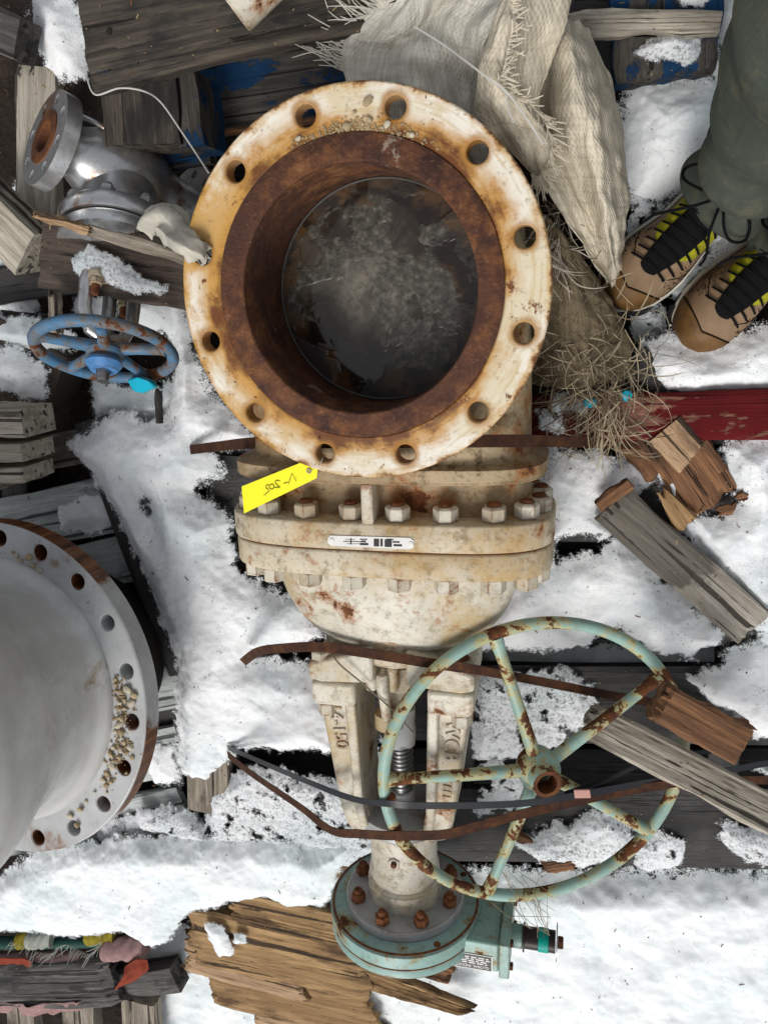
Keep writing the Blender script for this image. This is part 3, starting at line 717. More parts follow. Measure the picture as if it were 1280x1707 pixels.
for x, y in ((553, 901), (685, 907)):
    mb = MB(); p = P(x, y, npz+.002); mb.lathe([(.0045, 0), (.004, .0018), (.0001, .002)], c=p, seg=12); mb.build('rivet', M['plate'], npl)
# bonnet dome
D = []
for i in range(22):
    t = i/21; th = t*PI/2; D.append((-.446-.178*math.sin(th), .208*max(.03, math.cos(th)**.72)+.012, .086*max(.03, math.cos(th)**.60)+.008, 0, 0, 2.2))
loft_y(D).build('bonnet', M['creamw'], V, angle=70)
# stuffing box and lugs
mb = MB(); mb.lathe([(.072, .0), (.072, .05), (.066, .056)], c=(0, -.585, ZS), axis=(0, -1, 0), seg=40, cap=True); mb.build('stuffing_box', M['cream'], V)
for sx in (-1, 1):
    mb = MB(); mb.prism([(sx*.03, -.60), (sx*.150, -.636), (sx*.150, -.668), (sx*.126, -.674), (sx*.03, -.668)], ZS-.05, ZS+.078); mb.build('bonnet_lug', M['creamw'], V, bevel=.006)
    mb = MB(); mb.prism([(sx*.066, -.6755), (sx*.148, -.6755), (sx*.148, -.712), (sx*.138, -.722), (sx*.066, -.722)], ZS-.05, ZS+.074); mb.build('yoke_lug', M['creamw'], V, bevel=.006)
    put_nut(NUT, STUD, (sx*.128, -.640, ZS+.058), (0, 1, 0), V, .2); put_nut(HEAD, None, (sx*.124, -.722, ZS+.052), (0, -1, 0), V, .4, 'bolt_head')
    # yoke arm
    mb = MB(); mb.prism([(sx*.140, -.71), (sx*.066, -.71), (sx*.060, -.93), (sx*.052, -.962), (sx*.045, -1.004), (sx*.070, -1.004), (sx*.096, -.985), (sx*.108, -.95)], ZS-.06, ZS+.058); arm = mb.build('yoke_arm', M['creamw'], V, bevel=.005)
    mb = MB(); mb.prism([(sx*.086, -.716), (sx*.066, -.716), (sx*.0595, -.93), (sx*.052, -.972), (sx*.068, -.978), (sx*.077, -.93)], ZS+.056, ZS+.073); mb.build('edge_rib', M['creamw'], arm, bevel=.003)
    if sx < 0:
        place_text(TXT['a'], 'raised_lettering', M['creamw'], arm, Vector((-.127, -.728, ZS+.0585)), (.13, -1, 0), (1, .13, 0))
    else:
        place_text(TXT['b'], 'raised_lettering', M['creamw'], arm, Vector((.0915, -.736, ZS+.0585)), (-.06, -1, 0), (1, -.06, 0))
        place_text(TXT['c'], 'raised_lettering', M['creamw'], arm, Vector((.0875, -.845, ZS+.0585)), (-.06, -1, 0), (1, -.06, 0))
mb = MB(); mb.prism([(-.098, -.972), (-.104, -.985), (-.092, -1.000), (-.07, -1.006), (.07, -1.006), (.092, -1.000), (.104, -.985), (.098, -.972)], ZS-.058, ZS+.050); mb.build('yoke_foot', M['creamw'], V, bevel=.006)
# gland follower, eye bolts
mb = MB(); mb.lathe([(.0, 0), (.044, 0), (.044, .045), (.040, .052), (.030, .054), (.030, .085), (.024, .09)], c=(0, -.655, ZS), axis=(0, -1, 0), seg=32); mb.build('gland', M['cream'], V)
for sx in (-.035, .004):
    mb = MB(); mb.prism([(sx-.0125, -.640), (sx+.0075, -.640), (sx+.0075, -.690), (sx-.0125, -.690)], ZS+.02, ZS+.068); mb.build('gland_ear', M['creamw'], V, bevel=.006)
mb = MB(); mb.tube([(-.014, -.652, ZS+.072), (-.014, -.668, ZS+.076), (-.012, -.70, ZS+.070), (-.010, -.745, ZS+.062)], [.010, .012, .0095, .0095], 12); mb.build('eye_bolt', M['creamw'], V)
mb = MB(); mb.lathe([(.009, 0), (.026, 0), (.026, .03), (.021, .034), (.009, .034)], c=(-.012, -.742, ZS+.040), axis=(0, -1, 0), seg=24); mb.build('gland_cup', M['cream'], V)
mb = MB(); mb.lathe([(.02, 0), (.02, .31)], c=(0, -.70, ZS), axis=(0, -1, 0), seg=24)
mb.build('stem', M['steel'], V)
mb = MB(); N_ = 420
mb.tube([(.0212*math.cos(i*.52), -.815-.10*i/N_, ZS+.0212*math.sin(i*.52)) for i in range(120)], .0032, 6) if False else None
for k in range(13): mb.lathe([(.0195, 0), (.0238, .0025), (.0238, .0045), (.0195, .0075)], c=(0, -.808-k*.0090, ZS), axis=(.04, -1, .02), seg=24)
mb.build('screw_thread', M['steel'], V)
g = m_flat('white_paint_skin', (.62, .63, .62), .55, var=.2)
mb = MB(); R_ = []
rr = random.Random(5)
for i in range(9):
    t = i/8; R_.append([Vector((math.cos(a)*(.0265+.004*rr.random()), -.752-.062*t-(.018*rr.random() if i == 8 else 0), ZS+.002+math.sin(a)*(.0265+.004*rr.random()))) for a in [2*PI*j/20 for j in range(20)]])
mb.rings(R_); mb.build('paint_skin', g, V)
mb = MB(); mb.lathe([(.019, 0), (.0255, .002), (.0255, .05), (.019, .052)], c=(0, -.93, ZS), axis=(0, -1, 0), seg=24); mb.build('stem_sleeve', g, V)
# yoke hub, sleeve
mb = MB(); mb.lathe([(.0, 0), (.078, 0), (.084, .004), (.085, .03), (.074, .042), (.066, .045)], c=(0, -.962, ZS), axis=(0, -1, 0), seg=48); mb.build('yoke_hub', M['silverd'], V)
mb = MB(); mb.lathe([(.066, .0), (.066, .102), (.0695, .108), (.0705, .116), (.0665, .122), (.0665, .128), (.0735, .134), (.0735, .180), (.080, .186)], c=(0, -.995, ZS), axis=(0, -1, 0), seg=56); mb.build('sleeve', M['creamw'], V)
put_nut(nut_mesh(.012, .004, M['nut']), stud_mesh(.006, .0, .010, M['rust']), Vector((-.005, -1.052, ZS+.065)), (0, 0, 1), V, 0, 'grease_fitting', 'fitting_tip')
# gear operator
gr = empty('gear_operator', (0, -1.18, ZS)); gr.parent = V; gr.location = Vector((0, -1.18, ZS))-V.location
mb = MB(); mb.lathe([(.07, 0), (.116, 0), (.119, .003), (.119, .019), (.1, .021)], c=(0, -1.165, ZS), axis=(0, -1, 0), seg=72); mb.build('adapter_flange', M['silverd'], gr)
mb = MB(); mb.lathe([(.09, 0), (.148, 0), (.152, .003), (.152, .028), (.1495, .031), (.1495, .034), (.151, .037), (.151, .050), (.147, .054), (.118, .057), (.112, .062), (.110, .092), (.0001, .094)], c=(0, -1.185, ZS), axis=(0, -1, 0), seg=80); mb.build('gear_housing', M['teal'], gr)
for yy, r0 in ((.0325, .1502), (.0545, .1462), (.0005, .1478)):
    mb = MB(); mb.lathe([(r0-.004, -.0012), (r0+.0006, -.001), (r0+.0006, .001), (r0-.004, .0012)], c=(0, -1.185-yy, ZS), axis=(0, -1, 0), seg=80); mb.build('rust_seam', M['rustb'], gr)
N2 = nut_mesh(.0145, .017, M['rustb']); S2 = stud_mesh(.0085, .012, .026, M['rustb'])
for k in range(8):
    a = 2*PI*(k+.33)/8; put_nut(N2, S2, (.098*math.cos(a), -1.165, ZS+.098*math.sin(a)), (0, 1, 0), gr, k*.7)
for k in range(4):
    a = PI*(k/2+.29); mb = MB(); mb.lathe([(.007, 0), (.006, .002), (.0001, .0025)], c=(.136*math.cos(a), -1.185, ZS+.136*math.sin(a)), axis=(0, 1, 0), seg=10); mb.build('plug', M['rust'], gr)
# worm box with name plate, cover and shaft
wx0, wx1 = .080, .212
mb = MB(); mb.prism([(wx0, -1.196), (wx1-.016, -1.196), (wx1-.016, -1.262), (wx0, -1.262)], ZS-.06, ZS+.075); bx = mb.build('worm_box', M['teal'], gr, bevel=.004)
mb = MB(); mb.prism([(wx1-.0155, -1.190), (wx1+.004, -1.190), (wx1+.004, -1.268), (wx1-.0155, -1.268)], ZS-.066, ZS+.081); mb.build('cover_plate', M['teal'], gr, bevel=.002)
for dz in (-.045, .06):
    for yy in (-1.202, -1.256): put_nut(nut_mesh(.008, .006, M['rust']), None, (wx1+.004, yy, ZS+dz), (1, 0, 0), gr, .3, 'bolt_head')
sy, sz = -1.229, ZS+.012
mb = MB(); mb.lathe([(.001, 0), (.022, 0), (.022, .020), (.019, .022)], c=(wx1+.004, sy, sz), axis=(1, 0, 0), seg=28); mb.build('shaft_boss', M['teal'], gr)
mb = MB(); mb.lathe([(.027, .0), (.027, .003), (.0205, .003), (.0205, .062), (.001, .062)], c=(wx1+.026, sy, sz), axis=(1, 0, 0), seg=28); mb.build('input_shaft', m_flat('oily_shaft', (.030, .022, .018), .4), gr)
mb = MB(); mb.lathe([(.0207, 0), (.0222, .001), (.0222, .019), (.0207, .020)], c=(wx1+.055, sy, sz), axis=(1, 0, 0), seg=28); mb.build('tape_band', M['tape'], gr)
mb = MB(); mb.lathe([(.001, .0), (.034, 0), (.034, .002), (.001, .002)], c=(wx1+.0895, sy, sz), axis=(1, 0, 0), seg=28); mb.build('washer', M['steel'], gr)
put_nut(nut_mesh(.012, .011, M['rust']), None, (wx1+.092, sy, sz), (1, 0, 0), gr, .1, 'bolt_head')
# black data plate on the side of the worm box (faces down the stem)
yq = -1.262; x0, x1, z0, z1 = wx0+.022, wx0+.104, ZS+.012, ZS+.060
# tilt: sits on the upper edge, facing up
zb = ZS+.0755
mb = MB(); mb.prism([(x0, -1.2255), (x1, -1.2255), (x1, -1.2605), (x0, -1.2605)], zb, zb+.0012); dp = mb.build('data_plate', M['plate'], gr)
mb = MB(); mb.prism([(x0+.002, -1.227), (x1-.002, -1.227), (x1-.002, -1.2590), (x0+.002, -1.2590)], zb+.0011, zb+.0015); mb.build('plate_field', M['plated'], dp)
mb = MB(); r_ = random.Random(3)
for row, yy in enumerate((-1.231, -1.2355, -1.240, -1.2445)):
    xx = x0+.006
    while xx < x1-.012:
        L = r_.uniform(.004, .016); mb.prism([(xx, yy), (min(xx+L, x1-.005), yy), (min(xx+L, x1-.005), yy-.0024), (xx, yy-.0024)], zb+.0014, zb+.0018); xx += L+.003
mb.build('printed_fields', M['plate'], dp)
place_text(TXT['d'], 'printed_name', M['plate'], dp, Vector((x1-.006, -1.2485, zb+.0016)), (-1, 0, 0), (0, -1, 0))

# yellow tag hung from a bolt hole
tg = empty('tag', P(468, 808, .47), 'yellow card tag marked V-205 wired to the flange', 'tag')
c4 = [P(403, 811, .462), P(407, 856, .452), P(528, 797, .478), P(530, 776, .484), P(522, 763, .488)]
nrm = (c4[1]-c4[0]).cross(c4[4]-c4[0]).normalized()
if nrm.z < 0: nrm = -nrm
mb = MB(); mb.rings([c4, [p-nrm*.0008 for p in c4]]); mb.build('card', M['yellow'], tg)
ex = (c4[0]-c4[4]).normalized(); ey = nrm.cross(ex)      # reading direction runs away from the eyelet
def tp(px, py):
    # pixel onto card plane
    d = Vector((CM.T @ np.array([(px-640)/FPX, (py-853.5)/FPX, 1.0])).tolist()); o = Vector(CC.tolist())
    return o+d*((c4[0]-o).dot(nrm)/d.dot(nrm))+nrm*.0005
strokes = [[(494, 802), (487, 789), (481, 807)], [(480, 804), (473, 806)], [(467, 802), (465, 801), (460, 801.5), (459, 805), (465, 811), (466.5, 812.5), (457, 812.5)],
           [(455, 807), (451, 808), (449, 812), (451, 815), (455, 815), (457, 811), (455, 807)], [(449, 808.5), (444.5, 809), (443.5, 813), (447, 815.5), (446.5, 816.5)], [(449.5, 818), (440.5, 826)]]
mb = MB()
for s_ in strokes:
    pts = catmull([tp(*p) for p in s_], 14) if len(s_) > 2 and len(s_) != 3 else [tp(*p) for p in s_]
    mb.tube([Vector(p) for p in pts], .00052, 5)
mb.build('handwriting', M['ink'], tg)
e0 = tp(515, 785); mb = MB(); mb.lathe([(.0022, 0), (.0045, 0), (.0040, .0008), (.0026, .0008)], c=e0, axis=nrm, seg=16); mb.build('eyelet', M['steel'], tg)
mb = MB(); mb.tube([Vector(p) for p in catmull([e0, P(527, 779, .497), P(534, 772, .512), P(538, 764, .514), P(541, 758, .50), P(543, 760, .47)], 24)], .0006, 5); mb.build('tie_wire', M['wire'], tg)

# ------------------------------------------------------------------ loose handwheel
def wheel(name, c, u, v, R, rt, phase, nsp, mat, hub_r, hub_h, bore, rs, parent=None, lift=.01, squash=1.0, **kw):
    c = Vector(c); u = Vector(u).normalized(); v = Vector(v).normalized(); n = u.cross(v)
    if parent is None: W = empty(name, c, **kw)
    else:
        W = bpy.data.objects.new(name, None); col.objects.link(W); W.parent = parent; W.location = c-wloc(parent); W.empty_display_size = .05
    mb = MB(); S = 96; R_ = []
    for i in range(S+1):
        a = 2*PI*i/S; d = u*math.cos(a)+v*math.sin(a); rr_ = rt*(1+.03*math.sin(a*7+1))
        R_.append([c+d*(R+rr_*math.cos(2*PI*j/14))+n*rr_*squash*math.sin(2*PI*j/14) for j in range(14)])
    mb.rings(R_, True, False); merge(mb.build('rim', mat, W), .0002)
    for k in range(nsp):
        a = phase-k*2*PI/nsp; d = u*math.cos(a)+v*math.sin(a)
        mb = MB(); mb.tube([c+d*hub_r*.5+n*lift, c+d*hub_r*1.15+n*lift, c+d*(R*.5)+n*lift*.7, c+d*(R*.85)+n*lift*.2, c+d*(R-rt*.6)], [rs*1.5, rs*1.15, rs, rs*.95, rs*1.25], 12); mb.build('spoke', mat, W)
    mb = MB(); mb.lathe([(bore, hub_h), (hub_r*.86, hub_h), (hub_r*.93, hub_h*.95), (hub_r*.95, hub_h*.55), (hub_r*1.28, hub_h*.38), (hub_r*1.35, hub_h*.1), (hub_r*1.2, -hub_h*.25), (bore, -hub_h*.3)], c=c, axis=n, seg=36); h = mb.build('hub', mat, W)
    mb = MB(); mb.lathe([(bore*.99+.0075, hub_h+.0006), (bore+.0002, hub_h+.0008), (bore*.98, hub_h*.5), (bore*.98, -hub_h*.28), (.0001, -hub_h*.28)], c=c, axis=n, seg=28); mb.build('bore', M['rust'], h)
    return W
wu = Vector((math.cos(-.366), 0, math.sin(-.366)))
wheel('handwheel', (.257, -.829, .351), wu, (0, 1, 0), .278, .0112, 1.866, 5, M['wheel'], .029, .056, .0185, .0108,
      label='loose pale green rusty handwheel strapped over the valve yoke', cat='handwheel')
mb = MB(); mb.lathe([(.0001, .012), (.005, .012), (.009, .010), (.0095, 0)], c=P(651, 1328, .448), axis=(.3, 0, 1), seg=16, cap=False); mb.build('rim_bolt', M['rustb'], bpy.data.objects['handwheel'])

# ------------------------------------------------------------------ straps
ribbon('steel_strap', [P(300, 752, .16), P(365, 744, .25), P(430, 738, .40), P(560, 737, .472), P(700, 736, .472), P(830, 735, .455), P(885, 735, .40), P(960, 737, .24), P(1010, 739, .165), P(1150, 743, .150)], .0190, .0014, M['strap'], twist=-.12, label='rusty steel strap running across the valve body below the bored flange', cat='strap')
ribbon('steel_strap', [P(405, 1104, .20), P(432, 1086, .30), P(480, 1080, .38), P(540, 1079, .40), P(620, 1090, .402), P(720, 1106, .402), P(790, 1116, .402), P(900, 1136, .30), P(1010, 1158, .21), P(1100, 1174, .17), P(1200, 1198, .155), P(1290, 1215, .152)], .0190, .0014, M['strap'], label='rusty steel strap between the bonnet dome and the yoke', cat='strap')
ribbon('steel_strap', [P(380, 1258, .17), P(420, 1290, .24), P(500, 1345, .36), P(552, 1384, .415), P(600, 1390, .44), P(660, 1393, .458), P(740, 1391, .455), P(800, 1376, .44), P(870, 1357, .41), P(1000, 1327, .36), P(1110, 1308, .300), P(1180, 1302, .22), P(1290, 1300, .16)], .0190, .0014, M['strap'], n=90, label='rusty steel strap bowed under the handwheel hub across the yoke foot', cat='strap')
bs = ribbon('plastic_strap', [P(380, 1246, .17), P(430, 1268, .26), P(520, 1306, .38), P(590, 1332, .43), P(650, 1340, .468), P(720, 1343, .455), P(860, 1340, .415), P(960, 1326, .385), P(1080, 1304, .32), P(1180, 1290, .24), P(1290, 1270, .17)], .0135, .0012, M['black'], n=90, label='black plastic strap pulled across the handwheel spokes', cat='strap')
ribbon('plastic_strap', [P(940, 1324, .372), P(1010, 1300, .33), P(1060, 1278, .28), P(1120, 1262, .22), P(1200, 1250, .16)], .011, .0010, M['black'], label='thin black strap tail curling under the grey beam', cat='strap')
q = P(970, 1323, .386); mb = MB(); mb.box(q, (.027, .0155, .0035), Matrix.Rotation(.15, 3, 'Z')); mb.build('crimp_seal', m_flat('pink_seal', (.50, .27, .22), .6), bs)
mb = MB(); mb.tube([Vector(p) for p in catmull([P(545, 1060, .36), P(560, 1100, .41), P(605, 1140, .41), P(650, 1180, .40), P(688, 1220, .37)], 30)], .0016, 6); mb.build('wire', m_flat('dead_twig', (.20, .17, .12), .8), label='thin dry stem lying across the gland eye bolt', cat='twig')

# ------------------------------------------------------------------ large grey valve at the left
su = Vector((.9963, 0, .0859)); sn = Vector((-.085, .1425, .986)).normalized(); sv = sn.cross(su).normalized(); su = sv.cross(sn)
SF = Matrix((su, sv, sn)).transposed(); sc = Vector((-.820, -.756, .395))
SV = empty('grey_valve', (sc.x, sc.y, .115), 'huge grey painted valve body standing on its drilled flange, cut off at the left', 'valve')
mb = MB(); drilled_ring(mb, .255, .3495, -.045, 0, 20, .3175, .0158, 1.19, F=SF, c=sc); fo = merge(mb.build('flange', M['rim'], SV)); b = fo.modifiers.new('bevel', 'BEVEL'); b.width = .004; b.segments = 2; b.limit_method = 'ANGLE'; b.angle_limit = math.radians(55)
mb = MB(); mb.lathe([(.20, -.0455), (.337, -.0460), (.337, -.049), (.27, -.056), (.2, -.28)], c=sc, axis=sn, seg=64); mb.build('neck_with_hole_backing', M['hole'], SV)  # neck, plus a near-black disc added behind the bolt holes as their shade
prof = [(.276, 0, 1), (.2755, .010, 1), (.272, .016, 1), (.262, .030, 1.0), (.256, .06, 1), (.254, .10, 1.0), (.257, .128, 1.01), (.266, .155, 1.03), (.277, .185, 1.06), (.284, .22, 1.10), (.282, .27, 1.13), (.268, .32, 1.14), (.24, .37, 1.12), (.20, .41, 1.1), (.15, .44, 1.05), (.15, .50, 1)]
mb = MB(); RR = []; zz = np.array([p[1] for p in prof])
for z in np.linspace(0, .5, 60):
    r = float(np.interp(z, zz, [p[0] for p in prof])); k = float(np.interp(z, zz, [p[2] for p in prof]))
    RR.append([sc+SF @ Vector((r*math.cos(t)*(1+.015*math.sin(t*3+z*9)), r*k*math.sin(t)*(1+.012*math.sin(t*2+z*7)), z)) for t in [2*PI*j/96 for j in range(96)]])
mb.rings(RR); mb.build('body', M['silver_big'], SV, angle=60)
# pebbles on the flange
def pebble_mesh(seed, mat):
    r = random.Random(seed); bm = bmesh.new(); bmesh.ops.create_icosphere(bm, subdivisions=2, radius=1)
    ax = Vector((r.uniform(.75, 1.2), r.uniform(.7, 1.1), r.uniform(.55, .85))); pl = [Vector((r.gauss(0, 1), r.gauss(0, 1), r.gauss(0, 1))).normalized() for _ in range(7)]
    for v in bm.verts:
        for p in pl:
            d = v.co.dot(p)
            if d > .62: v.co -= p*(d-.62)*.85
        v.co = Vector((v.co.x*ax.x, v.co.y*ax.y, v.co.z*ax.z))
    me = bpy.data.meshes.new('pebble'); bm.to_mesh(me); bm.free(); me.shade_smooth(); me.set_sharp_from_angle(angle=.6); me.materials.append(mat); return me
PB = [pebble_mesh(i, M['pebble' if i % 3 else 'pebble2']) for i in range(8)]
def on_plane(px, py, c, n, off):
    d = Vector((CM.T @ np.array([(px-640)/FPX, (py-853.5)/FPX, 1.0])).tolist()); o = Vector(CC.tolist()); return o+d*((c+n*off-o).dot(n)/d.dot(n))
rp = random.Random(11)
def pebble(px, py, r, c, n, group, label, z=0):
    me = rp.choice(PB); o = bpy.data.objects.new('pebble', me); col.objects.link(o); o.location = on_plane(px, py, c, n, r*.6+z); o.scale = (r, r, r)
    o.rotation_euler = (rp.uniform(-.4, .4), rp.uniform(-.4, .4), rp.uniform(0, 6)); return tag(o, label, 'pebble', group)
gl = 'tan pebble lying loose on the drilled rim of the grey valve'; gg = 'pebbles on the grey flange'
for (x, y, r) in [(192, 1133, 6), (193, 1141, 6), (194, 1152, 5), (203, 1154, 8), (213, 1150, 8), (224, 1160, 7), (219, 1172, 8), (208, 1167, 6), (200, 1172, 6), (199, 1182, 6), (207, 1181, 5), (197, 1196, 5), (203, 1197, 8), (201, 1207, 7), (196, 1212, 6), (192, 1219, 6), (202, 1222, 7),
                  (184, 1258, 7), (198, 1262, 7), (202, 1250, 7), (189, 1247, 5), (211, 1255, 6), (217, 1246, 6), (207, 1238, 6), (187, 1278, 7), (179, 1290, 6), (172, 1301, 6), (185, 1303, 7), (176, 1310, 5), (158, 1320, 4), (144, 1336, 4), (134, 1349, 7), (117, 1360, 7), (129, 1376, 8), (48, 930, 7), (35, 934, 5), (28, 927, 5), (67, 950, 5), (56, 944, 4), (21, 921, 4), (220, 1263, 5), (192, 1269, 6)]:
    pebble(x, y, r*.00108, sc, sn, gg, gl)
mb = MB(); rq = random.Random(4)
for i in range(260):
    t = rq.random(); cx, cy = (204, 1165) if t < .3 else (200, 1205) if t < .5 else (203, 1248) if t < .85 else (182, 1290)
    p = on_plane(cx+rq.gauss(0, 8), cy+rq.gauss(0, 16), sc, sn, .0012); s = rq.uniform(.0008, .0026)
    mb.box(p, (s*2, s*1.6, s*1.4), Matrix.Rotation(rq.uniform(0, 3), 3, Vector((rq.random(), rq.random(), 1))))
mb.build('grit', M['grit'], flat=True, label='fine tan grit scattered around the pebbles on the grey flange', cat='grit', kind='stuff')
# pebbles at the far edge of the big flange
fc = Vector((0, 0, FZ-.004)); fn = Vector((0, 0, 1)); gl2 = 'tan stone crumb lying at the top of the bored flange'; gg2 = 'stone crumbs on the bored flange'
for x, y, r in [(611, 171, 8.5), (616, 165, 6), (578, 209, 7), (615, 199, 7), (645, 207, 6), (686, 226, 5), (680, 222, 3.5), (590, 187, 4), (561, 214, 3), (497, 231, 5), (605, 207, 3.5), (630, 196, 3), (637, 213, 3)]:
    pebble(x, y, r*.00085, fc, fn, gg2, gl2)
mb = MB()
for i in range(260):
    p = on_plane(605+rq.gauss(0, 45), 0, fc, fn, 0); a = math.radians(90)+rq.gauss(-.05, .22); rr_ = .206+abs(rq.gauss(0, .007)); s = rq.uniform(.0006, .0018)
    mb.box((rr_*math.cos(a), rr_*math.sin(a), FZ-.003), (s*2, s*1.6, s*1.3), Matrix.Rotation(rq.uniform(0, 3), 3, 'Z'))
mb.build('grit', M['grit'], flat=True, label='fine tan grit along the inner step of the bored flange', cat='grit', kind='stuff')

# ------------------------------------------------------------------ small silver valve with the blue wheel
p_ = Vector((-.50, .38, .78)).normalized(); b_ = Vector((.082, -.862, .472)); b_ = (b_-p_*b_.dot(p_)).normalized(); c_ = P(203, 296, .215)
YV = empty('small_valve', (c_.x, c_.y, .05), 'small silver flanged valve with a blue handwheel, wedged among planks', 'valve')
def pipe_flange(c, ax, R, th, n, hr, bc, ri, name='flange', mat='silver'):
    mb = MB(); drilled_ring(mb, ri, R, -th, 0, n, bc, hr, .3, F=frame(ax), c=c, bev=.001); return merge(mb.build(name, M[mat], YV))
lf = c_+p_*.142; pipe_flange(lf, p_, .083, .026, 8, .008, .066, .046)
mb = MB(); mb.lathe([(.0465, .0), (.0465, .0022), (.028, .0022), (.026, 0), (.025, -.06), (.0001, -.06)], c=lf, axis=p_, seg=36); mb.build('seal_face', M['rust'], YV)
rf = c_-p_*.155; pipe_flange(rf, -p_, .092, .022, 8, .009, .072, .03)
mb = MB(); mb.lathe([(.075, -.185), (.092, -.185), (.092, -.205), (.0001, -.205)], c=c_, axis=p_, seg=36); mb.build('blind_flange', M['silverd'], YV)
RB = []
for s_, r in [(-.16, .05), (-.10, .050), (-.075, .058), (-.05, .070), (-.02, .077), (.0, .079), (.02, .077), (.05, .068), (.075, .054), (.09, .046), (.11, .046), (.12, .05)]:
    F_ = frame(p_); RB.append([c_+p_*s_+F_ @ Vector((r*math.cos(t), r*math.sin(t), 0)) for t in [2*PI*j/40 for j in range(40)]])
mb = MB(); mb.rings(RB); mb.build('body', M['silver'], YV, angle=60)
mb = MB(); mb.lathe([(.074, -.02), (.072, .04), (.070, .075), (.074, .094), (.098, .095), (.1, .098), (.1, .121), (.098, .124), (.06, .124)], c=c_, axis=b_, seg=48); mb.build('bonnet_neck', M['silver'], YV)
mb = MB(); mb.tube([Vector(p) for p in catmull([c_+p_*.085+Vector((-.02, .055, .02)), c_+p_*.05+Vector((.0, .072, .03)), c_+Vector((.02, .066, .052)), c_-p_*.05+Vector((.035, .045, .05)), c_-p_*.085+Vector((.04, .03, .05))], 24)], .0045, 8); mb.build('mould_seam', M['silver'], YV)
mb = MB(); mb.lathe([(.06, .128), (.094, .128), (.096, .131), (.096, .150), (.06, .155), (.042, .165), (.038, .20), (.0001, .20)], c=c_, axis=b_, seg=48); mb.build('bonnet', M['silver'], YV)
n3 = nut_mesh(.0135, .015, M['silverd']); s3 = stud_mesh(.008, .01, .022, M['silverd']); fb = frame(b_)
for k in range(8):
    a = 2*PI*(k+.5)/8; q = c_+fb @ Vector((.083*math.cos(a), .083*math.sin(a), .095)); put_nut(n3, s3, q, -b_, YV, k)
# yoke, gland, wheel
for s_ in (-1, 1):
    d = p_*s_
    mb = MB(); mb.tube([c_+b_*.19+d*.034, c_+b_*.23+d*.045, c_+b_*.28+d*.044, c_+b_*.315+d*.03, c_+b_*.325], [.013, .013, .012, .012, .014], 10); mb.build('yoke_arm', M['silver'], YV)
mb = MB(); mb.box(c_+b_*.222, (.022, .105, .014), Matrix((fb.col[0], p_.cross(b_)*0+p_, b_)).transposed() if False else fb); gp = mb.build('gland_plate', M['cream'], YV, bevel=.003)
for s_ in (-1, 1): put_nut(nut_mesh(.012, .012, M['cream']), stud_mesh(.007, .0, .03, M['rustb']), c_+fb @ Vector((0, .042*s_, .229)), b_, YV, .4)
mb = MB(); mb.lathe([(.012, .19), (.012, .385)], c=c_, axis=b_, seg=14); mb.build('stem', M['steel'], YV)
wc = c_+b_*.345
uu_ = p_.cross(b_).normalized()
wheel('handwheel', wc, p_, b_.cross(p_), .113, .0105, .25, 5, M['blue'], .024, .020, .012, .0098, parent=YV, lift=-.004)
mb = MB(); mb.lathe([(.012, .0), (.029, 0), (.031, .006), (.027, .012), (.022, .018), (.012, .018)], c=wc+b_*.018, axis=b_, seg=32); mb.build('hub_nut', M['blueclean'], YV)
mb = MB(); mb.lathe([(.011, .0), (.011, .034), (.009, .038), (.0001, .038)], c=wc+b_*.018, axis=b_, seg=16); mb.build('stem_end', M['steel'], YV)
# turquoise tie on the wheel
mb = MB()
tq = [P(215, 632, .30), P(232, 628, .325), P(250, 634, .325), P(262, 645, .31), P(240, 655, .305), P(225, 652, .305)]
mb.rings([[p+Vector((0, 0, .008)) for p in tq], [p-Vector((0, 0, .012)) for p in tq]])
mb.build('plastic_tie', M['cyan'], bevel=.004, label='torn turquoise plastic tied to the blue wheel rim', cat='plastic')

# ------------------------------------------------------------------ timber, upper left
plank_px('plank', (58, 106), (58, 372), 76, .14, .03, M['w_grey'], seed=101, jag=(.006, 0), label='pale grey upright plank behind the small silver valve', cat='plank')
plank_px('plank', (58, 118), (59, 134), 74, .155, .012, M['w_grey'], seed=102, label='short cleat nailed across the head of the pale upright plank', cat='plank') if False else None
plank_px('timber', (-70, 20), (28, 62), 66, .24, .06, M['w_char'], seed=103, label='grey timber end at the upper left corner', cat='timber')
plank_px('timber', (-60, 330), (40, 425), 84, .26, .07, M['w_grey'], seed=104, label='pale nailed timber end at the left below the upright plank', cat='timber', roll=.15)
plank_px('timber', (-40, 560), (96, 640), 92, .17, .09, M['tarp_dark'], seed=105, label='dark sodden box edge under the snow at the left', cat='box')
lum = empty('lumber_stack', P(10, 740, .2), 'sawn square lumber ends with black joints at the left edge', 'lumber')
for i, (y0, y1) in enumerate([(676, 736), (738, 775), (777, 810)]):
    plank(name='lumber', a=P(-90, (y0+y1)/2, .30), b=P(37, (y0+y1)/2, .30), width=(y1-y0-3)/1000, thick=.10, mat=M['w_grey'], parent=lum, seed=110+i)
plank_px('plank', (-20, 800), (60, 778), 40, .19, .03, M['w_mould'], seed=114, label='grey board under the sawn lumber ends', cat='plank')
